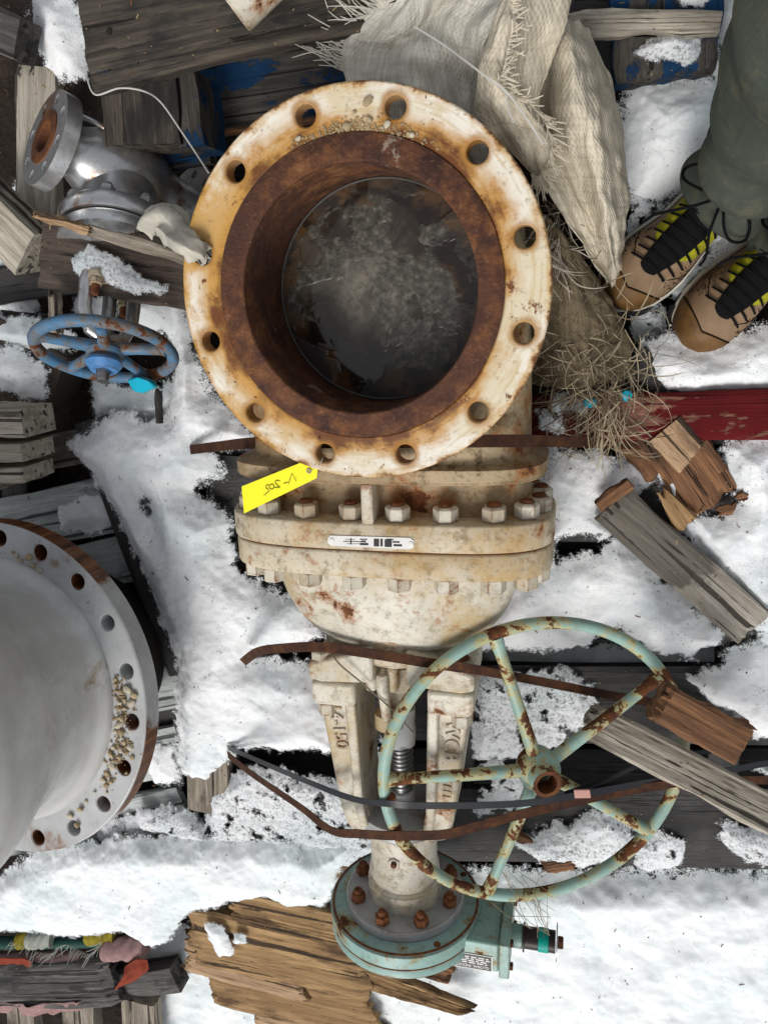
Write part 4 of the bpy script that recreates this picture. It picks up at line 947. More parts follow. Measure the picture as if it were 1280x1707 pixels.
# blue pallet in the top left
bp = empty('blue_pallet', P(330, 120, 0), 'weathered dark pallet with flaking blue paint behind the bored flange', 'pallet')
plank(name='deck_board', a=P(136, 38, .36), b=P(700, -78, .36), width=.115, thick=.024, mat=M['w_pallet'], parent=bp, seed=120, warp=.004)
plank(name='deck_board', a=P(150, 117, .36), b=P(700, -10, .36), width=.055, thick=.03, mat=M['w_pallet'], parent=bp, seed=121, warp=.006, taper=(1, 1.15))
plank(name='block', a=P(226, 118, .300), b=P(234, 240, .300), width=.140, thick=.10, mat=M['w_pallet'], parent=bp, seed=122)
plank(name='block', a=P(302, 118, .285), b=P(318, 244, .285), width=.045, thick=.10, mat=M['w_blue'], parent=bp, seed=123)
plank(name='bottom_board', a=P(180, 250, .17), b=P(345, 225, .17), width=.09, thick=.03, mat=M['w_blue'], parent=bp, seed=124)
plank(name='stringer', a=P(330, 150, .14), b=P(720, 90, .14), width=.12, thick=.09, mat=M['w_blue'], parent=bp, seed=125)
plank(name='bottom_board', a=P(330, 215, .10), b=P(560, 180, .10), width=.03, thick=.03, mat=M['w_brown'], parent=bp, seed=126)
for i, (x, y) in enumerate([(183, 52), (210, 95), (184, 121), (232, 116)]):
    mb = MB(); mb.lathe([(.0055, 0), (.005, .002), (.0001, .0024)], c=P(x, y, .361), seg=10); mb.build('nail_head', M['hole'], bp)
mb = MB(); ax = (P(378, 40, .40)-P(430, 20, .40)); 
mb.lathe([(.0001, 0), (.036, 0), (.038, .002), (.038, .20), (.03, .20)], c=P(386, 12, .42), axis=(.75, .55, -.1), seg=36); mb.build('pipe_end', M['creamw'], label='rust flecked white pipe end at the top edge on the dark boards', cat='pipe')
# top right pallet end
tp_ = empty('blue_pallet', P(1110, 60, 0), 'worn blue pallet end with a dab of snow at the top right', 'pallet')
plank(name='deck_board', a=P(1112, -90, .165), b=P(1110, 128, .165), width=.158, thick=.06, mat=M['w_blue'], parent=tp_, seed=130, warp=.004, jag=(0, .006))
plank(name='deck_board', a=P(920, 38, .19), b=P(1201, 36, .19), width=.032, thick=.02, mat=M['w_grey'], parent=tp_, seed=131, warp=.004)
plank(name='stringer', a=P(900, 70, .10), b=P(1040, 70, .10), width=.12, thick=.08, mat=M['w_black'], parent=tp_, seed=132)
snow('snow', [[(1066, 88), (1080, 72), (1120, 62), (1160, 70), (1158, 96), (1140, 106), (1122, 90), (1100, 92), (1080, 98)]], .166, .022, seed=5, rag=.006, edge=.012, res=.0025, fine=.003, label='small crust of snow on the blue pallet end', mat='snow_ice')
snow('snow', [[(1130, -10), (1180, -10), (1165, 8), (1140, 10)]], .166, .015, seed=6, rag=.006, edge=.012, res=.003, fine=.003, label='snow crumbs at the top edge of the blue pallet end', mat='snow_ice')
# planks lying over the small valve
plank_px('plank', (52, 420), (335, 462), 108, .345, .022, M['w_soot'], seed=140, jag=(.03, 0), label='broken dark plank with snow on it, above the blue wheel', cat='plank', roll=-.12, z1=.33)
plank_px('splinter', (42, 354), (150, 385), 15, .385, .016, M['w_fresh'], seed=141, jag=(.05, .01), label='fresh pale split end of the stick over the silver valve', cat='stick', nw=8)
plank_px('stick', (140, 380), (312, 434), 19, .38, .018, M['w_mould'], seed=142, jag=(.02, 0), label='thin weathered stick lying along the dark broken plank', cat='stick', nw=6)
plank_px('splinter', (84, 472), (90, 560), 18, .23, .02, M['w_mould'], seed=143, jag=(.03, .03), label='splintered upright stick left of the blue wheel', cat='stick', nw=6)
plank_px('splinter', (262, 648), (264, 706), 12, .20, .012, M['w_dark'], seed=144, jag=(.01, 0), label='dark stub of wood standing in snow under the blue wheel', cat='stick', nw=5)
plank_px('board', (-40, 525), (130, 540), 22, .13, .02, M['w_dark'], seed=145, label='thin dark board in the snow at the left edge above the dark box', cat='board')
plank_px('board', (-30, 480), (300, 430), 60, .07, .02, M['w_dark'], seed=146, label='dark board low down behind the broken plank', cat='board')
plank_px('board', (340, 760), (430, 752), 60, .115, .03, M['w_dark'], seed=147, jag=(.02, 0), label='dark broken board left of the valve body', cat='board')
plank_px('board', (385, 760), (388, 870), 42, .128, .03, M['w_black'], seed=148, jag=(0, .03), label='blackened upright board beside the flange end', cat='board')
mb = MB(); mb.tube([Vector(p) for p in catmull([P(146, 132, .37), P(160, 158, .38), P(200, 147, .38), P(240, 152, .37), P(268, 170, .34), P(300, 215, .34), P(330, 260, .36), P(348, 288, .40)], 50)], .0014, 6); mb.build('twine', M['twine'], label='frayed white twine hanging over the grey block', cat='twine')
# rag tied through the bolt hole
r9 = random.Random(9); mb = MB(); RR = []
path = catmull([P(246, 384, .40), P(262, 372, .43), P(285, 375, .45), P(300, 395, .49), P(316, 412, .525), P(332, 420, .515), P(338, 424, .48)], 30)
for i in range(30):
    rad = float(np.interp(i, [0, 3, 9, 14, 18, 24, 29], [.004, .02, .026, .018, .017, .015, .013])); t = Vector(path[min(i+1, 29)]-path[max(i-1, 0)]).normalized(); F_ = frame(t)
    RR.append([Vector(path[i])+F_ @ Vector((math.cos(a)*rad*(1+.35*math.sin(a*5+i*.5)), math.sin(a)*rad*(1+.35*math.sin(a*4+i*.4)), 0)) for a in [2*PI*j/30 for j in range(30)]])
mb.rings(RR); mb.build('rag', M['rag'], angle=70, label='dirty white rag tied through the left bolt hole of the flange', cat='rag')

# ------------------------------------------------------------------ timber, right side
plank_px('red_plank', (868, 700), (1300, 692), 76, .172, .026, M['w_red'], seed=150, warp=.002, label='red stained plank running out to the right of the valve', cat='plank')
plank_px('plank', (1060, 590), (1160, 720), 40, .150, .02, M['w_dark'], seed=151, label='dark board end slanting under the straw above the red plank', cat='plank')
plank_px('plank', (1080, 680), (1196, 850), 92, .158, .03, M['w_brown'], seed=152, jag=(0, .03), label='brown broken plank emerging below the red plank', cat='plank', nw=12)
plank_px('plank', (1108, 715), (1160, 772), 62, .178, .012, M['w_fresh'], seed=153, jag=(0, .02), label='pale split slab on the brown broken plank', cat='plank', nw=12)
plank_px('plank', (1040, 725), (1100, 800), 40, .152, .02, M['w_brown'], seed=154, jag=(.02, .01), label='short brown stump of board beside the straw', cat='plank')
plank_px('plank', (1170, 738), (1205, 785), 20, .160, .02, M['w_brown'], seed=155, label='dark red stub of wood beyond the brown broken plank', cat='plank')
plank_px('plank', (1018, 838), (1262, 1052), 74, .190, .032, M['w_twotone'], seed=156, jag=(.01, .012), roll=-.12, warp=.003, nw=14, nl=24, label='long grey brown plank lying diagonally in the snow at the right', cat='plank')
plank_px('stick', (996, 846), (1050, 806), 20, .205, .02, M['w_brown'], seed=157, nw=6, label='short brown stick across the head of the diagonal plank', cat='stick')
plank_px('splinter', (1090, 796), (1158, 896), 46, .175, .018, M['w_tan'], seed=158, jag=(.05, .05), taper=(.35, 1), nw=10, label='pointed orange brown splinter beside the diagonal plank', cat='splinter')
for i, (x, y, L, t_) in enumerate([(1190, 856, 40, 'flat brown chip half buried in the snow'), (1222, 833, 26, 'small brown chip on the snow below the red plank')]):
    plank_px('chip', (x, y), (x+L, y-8), 20, .165, .01, M['w_brown'], seed=160+i, jag=(.012, .012), taper=(.6, 1), nw=6, label=t_, cat='chip')
# beam and block on the handwheel
plank_px('beam', (966, 1192), (1320, 1376), 60, .290, .046, M['w_grey'], seed=170, jag=(.025, 0), roll=-.45, nl=26, nw=14, warp=.003, chip=.02, z1=.375, label='long split grey beam resting on the right of the handwheel', cat='beam')
plank_px('block', (1096, 1168), (1240, 1250), 66, .385, .05, M['w_brown'], seed=171, jag=(.008, 0), roll=-.3, nl=14, nw=12, warp=.003, label='short brown block lying on top of the grey beam', cat='block')
plank_px('stick', (850, 1390), (960, 1450), 18, .15, .014, M['w_brown'], seed=172, jag=(.01, .02), nw=6, label='brown bark strip seen through the handwheel', cat='stick')
plank_px('chip', (895, 1452), (970, 1440), 22, .155, .012, M['w_brown'], seed=173, jag=(.03, .03), nw=6, label='curled bark chip under the lower handwheel rim', cat='chip')
plank_px('twig', (1248, 942), (1290, 990), 12, .15, .01, M['w_dark'], seed=174, jag=(.01, 0), nw=4, label='dark bark sliver at the right edge of the snow', cat='twig')
mb = MB(); mb.tube([Vector(p) for p in catmull([P(1228, 540, .11), P(1245, 556, .115), P(1258, 572, .12)], 10)], [.003]*6+[.0035]*4, 6); mb.build('twig', M['w_brown'], label='short brown twig by the toe of the right boot', cat='twig')
mb = MB(); mb.tube([P(930, 1671, .05), P(985, 1672, .05)], .003, 6); mb.build('twig', M['w_black'], label='short black twig in the snow at the bottom right', cat='twig')

# ------------------------------------------------------------------ rotten slab, bottom centre
sl_ = empty('rotten_slab', P(480, 1610, .05), 'rotten split tan plywood slab in the snow under the gear operator', 'slab')
for i, (a, b, wp, z, th, m, ja, tpz) in enumerate([((298, 1560), (640, 1628), 118, .150, .03, 'w_tan', (.05, .07), (1, .9)), ((372, 1510), (590, 1556), 66, .156, .02, 'w_tan', (.05, .04), (1, 1)), ((292, 1590), (520, 1650), 70, .136, .025, 'w_fresh', (.05, .05), (1, .9)), ((345, 1640), (640, 1705), 90, .122, .025, 'w_tan', (.03, .06), (1, 1)),
                                                   ((550, 1610), (805, 1700), 58, .142, .02, 'w_tan', (.03, .10), (1, .45)), ((420, 1690), (660, 1750), 60, .110, .025, 'w_fresh', (.02, .03), (1, 1)), ((545, 1400), (580, 1480), 40, .150, .02, 'w_tan', (.03, .03), (1, 1)), ((690, 1610), (760, 1630), 44, .12, .02, 'w_brown', (.02, .03), (1, .8))]):
    plank_px('layer', a, b, wp, z, th, M[m], parent=sl_, seed=180+i, jag=ja, taper=tpz, nl=24, nw=24, warp=.0035, chip=.05)

# ------------------------------------------------------------------ bottom left scrap
plank_px('board', (-60, 1650), (196, 1638), 84, .165, .05, M['w_char'], seed=200, jag=(0, .03), warp=.006, nw=14, label='charred grey board at the lower left corner', cat='board')
plank_px('board', (150, 1652), (292, 1636), 46, .135, .05, M['w_char'], seed=201, label='grey weathered board butting under the charred board', cat='board')
cr = empty('crate', P(130, 1700, 0), 'row of upright grey board ends at the bottom left', 'crate')
for i, (x, wp) in enumerate([(35, 68), (130, 78), (232, 76)]):
    plank(name='board', a=P(x-4, 1672, .15), b=P(x+6, 1790, .15), width=wp/760, thick=.04, mat=M['w_mould'], parent=cr, seed=205+i)
mb = MB(); mb.tube([P(-40, 1573, .13), P(262, 1566, .13)], .018, 14); mb.build('pole', M['green'], label='dark green pole under the snow edge at the lower left', cat='pole')
def roll_(name, x0, x1, y, z, r, mat, label, cat, seed):
    rr = random.Random(seed); mb = MB(); RR = []; n = 26
    a = P(x0, y, z); b = P(x1, y-4, z)
    for i in range(n+1):
        c = a.lerp(b, i/n); RR.append([c+Vector((0, math.cos(t)*r*(1+.12*math.sin(t*3+i*.8)+.06*rr.random()), math.sin(t)*r*(1+.12*math.sin(t*2+i*.6)+.06*rr.random()))) for t in [2*PI*j/22 for j in range(22)]])
    mb.rings(RR); o = mb.build(name, mat, angle=70, label=label, cat=cat); return o
roll_('carpet_roll', -40, 138, 1602, .135, .022, M['pink'], 'faded pink carpet strip rolled along the green pole', 'carpet', 1)
roll_('carpet_roll', 178, 244, 1582, .150, .030, M['pink'], 'torn pink carpet lump at the end of the green pole', 'carpet', 2)
roll_('wrap', 52, 92, 1565, .135, .027, M['bandage'], 'pale wrap round the dark green pole', 'wrap', 3)
roll_('wrap', 34, 50, 1566, .137, .025, M['moss'], 'yellow wrap on the dark green pole at the left', 'wrap', 4)
roll_('wrap', 150, 196, 1558, .132, .027, M['moss'], 'mossy yellow lump on the dark green pole beside the pink lump', 'wrap', 5)
sheet('carpet_scrap', [[(208, 1612, .18), (226, 1602, .195), (246, 1600, .18)], [(205, 1628, .185), (226, 1622, .20), (244, 1622, .185)], [(190, 1652, .18), (206, 1645, .19), (226, 1636, .18)]], M['orange'], 16, 16, .006, label='orange carpet scrap folded over the grey boards', cat='carpet')
sheet('carpet_scrap', [[(-20, 1674, .168), (60, 1674, .172), (140, 1670, .17)], [(-20, 1688, .150), (60, 1690, .15), (140, 1682, .15)]], M['pink'], 30, 6, .006, label='frayed pink carpet edge under the charred board', cat='carpet')
sheet('carpet_scrap', [[(-20, 1600, .165), (20, 1598, .165), (56, 1598, .16)], [(-20, 1612, .16), (20, 1611, .165), (54, 1609, .16)]], M['orange'], 16, 6, .004, label='sliver of orange carpet above the charred board', cat='carpet')
fringe('carpet_threads', [P(20, 1570, .16), P(80, 1590, .165), P(110, 1575, .165), P(150, 1590, .165), P(170, 1570, .165)], (0, 0, 1), M['twine'], None, 60, .03, 3, .0009)
tag(bpy.data.objects['carpet_threads'], 'loose pale threads sprouting from the pole wraps', 'threads')

# ------------------------------------------------------------------ woven sack
SK = empty('sack', P(900, 200, .05), 'torn woven beige sack draped behind the bored flange', 'sack')
shA, SA = sheet('loose_flap', [[(640, 6, .38), (700, -24, .40), (770, -30, .38), (850, -30, .42)], [(600, 44, .34), (668, 46, .40), (740, 30, .34), (820, 44, .42)], [(568, 84, .33), (640, 92, .36), (720, 88, .40), (800, 110, .36)], [(572, 140, .33), (640, 150, .35), (720, 150, .40), (800, 180, .36)], [(590, 230, .30), (660, 230, .32), (740, 250, .34), (820, 290, .33)]], M['sack_grey'], 70, 60, .011, 3, parent=SK)
fringe('frayed_edge', [Vector(SA[i, 0]) for i in (0, 8, 16, 22, 30, 38)], (-.7, .45, .1), M['sack_grey'], SK, 90, .055, 2, .0010)
fringe('frayed_edge', [Vector(SA[0, j]) for j in (0, 10, 20, 30)], (-.5, .9, .1), M['sack_grey'], SK, 60, .045, 7, .0010)
shC, SC = sheet('main_drape', [[(850, 30, .36), (900, 40, .30), (935, 30, .37), (965, 36, .34), (988, 60, .26)], [(858, 110, .40), (905, 110, .33), (945, 105, .42), (985, 112, .38), (1018, 140, .25)], [(872, 200, .42), (912, 200, .34), (950, 205, .41), (995, 205, .40), (1036, 215, .24)], [(900, 290, .38), (938, 300, .33), (968, 300, .31), (1005, 300, .36), (1046, 310, .20)], [(945, 370, .30), (972, 380, .26), (992, 385, .25), (1015, 385, .30), (1044, 370, .18)], [(985, 430, .22), (1000, 435, .20), (1010, 440, .19), (1022, 438, .22), (1036, 425, .14)], [(1014, 482, .14), (1018, 486, .13), (1021, 488, .13), (1024, 486, .14), (1030, 478, .12)]], M['sack'], 80, 110, .011, 5, parent=SK)
shB, SB = sheet('folded_hem', [[(838, -14, .46), (858, -16, .48), (890, -14, .47), (952, -20, .40)], [(818, 50, .46), (846, 46, .49), (880, 60, .44), (940, 50, .40)], [(800, 110, .45), (832, 112, .48), (862, 120, .44), (918, 112, .40)], [(790, 170, .43), (838, 150, .46), (876, 175, .44), (900, 180, .39)], [(806, 210, .42), (846, 200, .44), (905, 222, .43), (910, 232, .40)], [(850, 252, .41), (872, 250, .43), (914, 262, .42), (922, 268, .39)], [(888, 292, .39), (896, 290, .40), (908, 292, .40), (912, 296, .38)]], M['sack'], 60, 80, .010, 8, parent=SK)
fringe('frayed_edge', [P(848, 0, .50), P(856, 30, .50), P(846, 80, .50), P(838, 118, .495), P(826, 140, .49), P(842, 148, .485), P(872, 168, .48)], (.8, -.2, .3), M['sack'], SK, 90, .022, 4, .0013)
fringe('frayed_edge', [P(872, 168, .48), P(898, 186, .47), P(915, 222, .46), P(918, 250, .45), P(908, 280, .43), P(892, 298, .42)], (.6, -.5, .3), M['sack'], SK, 80, .024, 5, .0013)
fringe('frayed_edge', [P(885, 290, .41), P(910, 298, .40)], (.1, -1, .1), M['sack'], SK, 26, .026, 6, .0013)
mb = MB(); mb.tube([Vector(p) for p in catmull([P(690, 44, .44), P(740, 75, .46), P(800, 120, .50), P(850, 160, .50), P(905, 240, .47)], 40)], .0014, 5); mb.tube([Vector(p) for p in catmull([P(842, 150, .49), P(846, 180, .48), P(856, 205, .47)], 16)], .0012, 5); mb.build('loose_thread', M['twine'], SK)
shD, SD = sheet('dirty_burlap', [[(872, 330, .22), (930, 380, .26), (1000, 470, .18)], [(880, 450, .20), (950, 460, .25), (1022, 510, .17)], [(880, 560, .18), (960, 560, .23), (1046, 560, .17)], [(880, 640, .16), (960, 645, .20), (1058, 622, .16)]], M['sack_dirty'], 50, 60, .010, 12, label='dirty brown burlap matted with straw beside the bored flange', cat='burlap')
# straw
def strands(name, n, fx, mat, label, seed, wid=(.0004, .0011), ln=(.03, .09)):
    r = random.Random(seed); mb = MB()
    for i in range(n):
        px, py, z, a = fx(r); p = P(px, py, z); L = r.uniform(*ln); d = Vector((math.cos(a), math.sin(a), r.uniform(-.12, .06))).normalized(); pts = [p]
        k = r.choice((-1, 1))*(r.uniform(2, 12) if r.random() < .75 else r.uniform(12, 26)); kz = r.uniform(-2.5, 1); m = 8
        for j in range(m):
            d = Matrix.Rotation(k*L/m*r.uniform(.3, 1.7), 3, 'Z') @ d; d.z += kz*L/m*.5; d.normalize(); q = pts[-1]+d*L/m; q.z = max(q.z, .135); pts.append(q)
        w_ = r.uniform(*wid)*1.05; tw = r.uniform(0, 3); n0 = len(mb.v)
        for j, q in enumerate(pts):
            t = (pts[min(j+1, m)]-pts[max(j-1, 0)]).normalized(); s = t.cross(Vector((0, 0, 1)))
            s = (s.normalized() if s.length > 1e-4 else Vector((1, 0, 0))); s = Matrix.Rotation(tw+j*.25, 3, t) @ s; k_ = w_*(1 if j < m else .25)
            mb.v += [q+s*k_, q-s*k_]
        mb.f += [(n0+2*j, n0+2*j+1, n0+2*j+3, n0+2*j+2) for j in range(m)]
    return mb.build(name, mat, label=label, cat='straw', kind='stuff')
def f1(r):
    t = r.random(); return (905+75*t+r.gauss(0, 26), 330+330*t, .25-.05*t+r.uniform(-.02, .03), r.gauss(-1.2, .7))
def f2(r):
    return (1000+r.gauss(0, 34), 640+r.gauss(0, 45), .20+r.uniform(-.02, .04), r.gauss(-1.6, .9))
def f3(r):
    return (1000+r.gauss(0, 24), 690+r.gauss(0, 18), .19+r.uniform(0, .03), r.gauss(-1.5, .3))
def f4(r):
    return (985+r.gauss(0, 45), 590+r.gauss(0, 45), .20+r.uniform(-.01, .03), r.uniform(0, 6.28))
strands('straw', 150, f1, M['strawd'], 'dark matted dead grass along the right of the bored flange', 1)
strands('straw', 70, f2, M['strawd'], 'brown grass stalks mixed into the straw tuft', 12, ln=(.05, .12))
strands('straw', 95, f2, M['straw'], 'pale dry straw tuft spilling over the red plank', 2, ln=(.05, .13))
strands('straw', 70, f3, M['straw'], 'hanging pale straw ends below the red plank', 3, ln=(.05, .12))
strands('straw', 110, f4, M['straw'], 'curled straw scattered over the dirty burlap', 4, ln=(.03, .09), wid=(.0005, .0011))
def f5(r): return (920+r.gauss(0, 16), 350+r.random()*100, .25+r.uniform(0, .03), r.gauss(-1.3, .6))
strands('straw', 60, f5, m_flat('grey_fibre', (.42, .38, .31), .85, var=.5), 'grey frayed fibres hanging below the sack hem', 6)
for i, (x, y, l) in enumerate([(984, 672, 'crumpled turquoise plastic scrap in the straw'), (1044, 660, 'small turquoise plastic scrap at the straw edge')]):
    o = bpy.data.objects.new('plastic_scrap', pebble_mesh(50+i, M['cyan'])); col.objects.link(o); o.location = P(x, y, .205); o.scale = (.016-.004*i, .012, .006); o.rotation_euler = (.3, .2, i); tag(o, l, 'plastic')
mb = MB(); r8 = random.Random(8)
for (x, y, z) in [(890, 1540, .40), (905, 1560, .36), (915, 1555, .37)]:
    for k in range(5):
        p = P(x+r8.uniform(-12, 12), y+r8.uniform(-10, 10), z); mb.tube([p, p+Vector((r8.uniform(-.05, .02), r8.uniform(-.02, .07), -.02)), p+Vector((r8.uniform(-.1, .03), r8.uniform(-.02, .12), -.05))], .0006, 4)
mb.build('straw', M['straw'], label='few thin straws caught on the input shaft', cat='straw', kind='stuff')

# ------------------------------------------------------------------ person: boots and trousers
PE = empty('person', P(1180, 400, .08), 'person in olive trousers and tan laced boots standing at the upper right', 'person')
def boot(toe, heel, zsole, seed):
    toe = Vector(toe); heel = Vector(heel); toe.z = heel.z = zsole; ax = (heel-toe); L = ax.length; ax.normalize(); sd_ = Vector((0, 0, 1)).cross(ax)
    B = bpy.data.objects.new('boot', None); col.objects.link(B); B.parent = PE; B.location = toe-wloc(PE); B.empty_display_size = .05
    ss = [0, .03, .08, .16, .26, .36, .48, .60, .72, .84, .94, 1.0]
    ww = [.013, .031, .043, .0525, .0565, .056, .050, .043, .040, .039, .034, .018]
    hh = [.030, .045, .054, .062, .072, .086, .102, .122, .150, .165, .160, .130]
    cc = [.006, .007, .007, .006, .004, .002, 0, -.001, 0, 0, 0, 0]
    def W(s): return float(np.interp(s, ss, ww)), float(np.interp(s, ss, hh)), float(np.interp(s, ss, cc))*(1 if seed == 1 else -1)
    def S(s, th, off=0.0):
        w_, h_, c_ = W(s); n = 2.3 if s < .55 else 2.6
        c, s_ = math.cos(th), math.sin(th); k = (abs(c)**n+abs(s_)**n)**(-1/n)
        y = (w_+off)*c*k; z = (h_+off)*s_*k
        wav = .0012*math.sin(s*40+th*3)*(.4 if s < .2 else 1)
        return toe+ax*(s*L-(off if s < .05 else 0))+sd_*(y+c_)+Vector((0, 0, .030+z+wav))
    def patch(name, s0, s1, t0, t1, off, mat, ns=30, nt=24, f=None):
        mb = MB(); g_ = []
        for i in range(ns+1):
            row = []
            for j in range(nt+1):
                u, v = i/ns, j/nt; a, b = s0+(s1-s0)*u, t0+(t1-t0)*v
                if f: a, b = f(u, v)
                row.append(S(a, b, off))
            g_.append(row)
        V_ = [p for r in g_ for p in r]; n = nt+1; F_ = [(i*n+j, i*n+j+1, (i+1)*n+j+1, (i+1)*n+j) for i in range(ns) for j in range(nt)]
        mb.add(V_, F_); o = mb.build(name, mat, B, angle=80)
        uv = o.data.uv_layers.new(name='UVMap')
        for lp in o.data.loops: k = lp.vertex_index; uv.data[lp.index].uv = (k//n/ns*.2, k % n/nt*.2)
        sm = o.modifiers.new('solid', 'SOLIDIFY'); sm.thickness = .0016; sm.offset = 1; return o
    patch('upper', 0, 1, -.15, PI+.15, 0, M['leather'], 60, 40)
    patch('toe_cap', 0, .20, -.15, PI+.15, .0016, M['toecap'], 16, 40, lambda u, v: (u*(.115+.085*abs(math.cos(v*PI))), -.15+(PI+.3)*v))
    patch('mesh_panel', .44, .80, .15, PI-.15, .0018, M['mesh'], 24, 30, lambda u, v: (.37+.10*(1-math.sin(v*PI))+.40*u, .22+.55*(1-u)+(PI-2*(.22+.55*(1-u)))*v))
    patch('tongue', .24, .80, 1.1, PI-1.1, .0042, M['lace'], 30, 14, lambda u, v: (.245+.58*u+.02*(2*v-1)**2, PI/2+(v-.5)*(.5+.55*math.sin(min(1, u*1.6)*PI/2))))
    patch('heel_panel', .80, .97, -.1, PI+.1, .002, M['bluefab'], 10, 24)
    mb = MB()
    for k in range(8):
        s = .275+.058*k; hw = .36+.035*k
        for sg in (1, -1):
            a0, a1 = PI/2+sg*(hw+.26), PI/2-sg*hw*.8
            mb.tube([S(s+.05*q*(.6), a0+(a1-a0)*q, .0065+.002*math.sin(q*PI)) for q in (0, .15, .35, .6, .85, 1)], .0021, 6)
    k0 = S(.76, PI/2, .016)
    def loop(pts, r=.0024): mb.tube([Vector(p) for p in catmull([k0+sd_*a+ax*b+Vector((0, 0, c)) for a, b, c in pts], 30)], r, 6)
    sg = 1
    loop([(0, 0, 0), (.03, -.015, .008), (.062, -.018, -.01), (.07, .0, -.03), (.05, .018, -.02), (.015, .01, .004), (0, 0, 0)])
    loop([(0, 0, 0), (-.03, -.03, .006), (-.055, -.035, -.015), (-.072, -.018, -.035), (-.058, .0, -.022), (-.02, .008, .002), (0, 0, 0)])
    loop([(0, 0, 0), (.025, -.04, .004), (.055, -.075, -.03), (.062, -.095, -.045)]); loop([(0, 0, 0), (-.02, -.045, .0), (-.045, -.07, -.03), (-.05, -.085, -.045)])
    mb.build('laces', M['lace'], B)
    mb = MB()
    for sgn in (1, -1):
        mb.tube([S(.118+.085*abs(math.cos(v*PI)), -.1+(PI+.2)*v, .0030) for v in np.linspace(0, 1, 40)], .0009, 5)
        mb.tube([S(.40-.13*v, PI/2+sgn*(1.15-.62*v), .0022) for v in np.linspace(0, 1, 16)], .0009, 5)
        mb.tube([S(.22+.5*v, PI/2+sgn*1.28, .0022) for v in np.linspace(0, 1, 20)], .0008, 5)
    rs_ = random.Random(seed)
    for k in range(110):
        q = S(rs_.uniform(.24, .46), PI/2+rs_.choice((-1, 1))*rs_.uniform(.78, 1.22), .0018); mb.box(q, (.0016, .0016, .0016))
    mb.build('stitching', M['lace'], B)
    def sole(name, z0, z1, grow, mat, s_from=0):
        mb = MB(); out = []
        N = 40; lft = []; rgt = []
        for i in range(N+1):
            s = i/N; w_, h_, c_ = W(s); w_ += grow; e = (-grow if i == 0 else grow if i == N else 0)
            lft.append((s*L+e, c_+w_)); rgt.append((s*L+e, c_-w_))
        poly = lft+rgt[::-1]
        mb.rings([[toe+ax*x+sd_*y+Vector((0, 0, z)) for x, y in poly] for z in (z0, z1)]); mb.build(name, mat, B, bevel=.003)
    sole('outsole', 0, .014, .0085, M['outsole']); sole('midsole', .0142, .031, .0075, M['midsole'])
    mb = MB(); RR = []
    for s, gw in ((-.012, .5), (.0, .9)):
        pass
    # black rubber toe bumper
    mb = MB(); pts = []
    for i in range(21):
        t = -1+2*i/20; s = .13*abs(t)**1.6; w_, h_, c_ = W(s); pts.append(toe+ax*(s*L-.0095*(1-abs(t)))+sd_*(c_+(w_+.0075)*(1 if t > 0 else -1)*min(1, abs(t)*1.6+.0))+Vector((0, 0, .024)))
    mb.tube(pts, .007, 8); mb.build('toe_bumper', M['outsole'], B)
    return B, S
B1, S1 = boot(P(1022, 506, .075), P(1222, 296, .075), .075, 1)
B2, S2_ = boot(P(1128, 566, .075), P(1340, 368, .075), .075, 0)
def leg(path, radii, name='trouser_leg', seed=1):
    C_ = catmull(path, 70); RR = []; mb = MB(); n = 64
    for i in range(70):
        t = Vector(C_[min(i+1, 69)]-C_[max(i-1, 0)]).normalized(); F_ = frame(t, (0, 1, 0)); r = float(np.interp(i/69, np.linspace(0, 1, len(radii)), radii)); z = i/69
        RR.append([Vector(C_[i])+F_ @ Vector((math.cos(a)*(r+w_), math.sin(a)*(r*1.06+w_), .010*math.sin(a*2+seed)*(i < 3))) for a, w_ in [(2*PI*j/n, max(0, 1-z*1.5)*(.016*(abs(math.sin(z*21+1.5*math.sin(2*PI*j/n+seed)+seed))**.7-.55)*math.exp(-((z-.10)/.22)**2)+.006*math.sin(z*40+2.6*math.sin(2*PI*j/n+seed)+seed)+.005*math.sin(3*2*PI*j/n+z*16))+.006*math.sin(z*20+2*2*PI*j/n+1.3*math.sin(z*9))) for j in range(n)]])
    mb.rings(RR, True, False); o = mb.build(name, M['trouser'], PE, angle=80)
    uv = o.data.uv_layers.new(name='UVMap')
    for lp in o.data.loops: k = lp.vertex_index; uv.data[lp.index].uv = (k % n/n*.5, k//n/70*.9)
    sm = o.modifiers.new('solid', 'SOLIDIFY'); sm.thickness = .0022; sm.offset = -1
leg([P(1222, 322, .185), P(1246, 275, .26), P(1296, 200, .40), P(1335, 110, .55), P(1395, 10, .68), P(1490, -130, .78), P(1600, -330, .88)], [.068, .070, .074, .080, .088, .098, .110])
leg([P(1330, 400, .185), P(1360, 360, .26), P(1430, 290, .40), P(1490, 190, .55), P(1560, 90, .68), P(1640, -60, .78), P(1760, -280, .88)], [.068, .070, .076, .080, .088, .098, .110], seed=4)

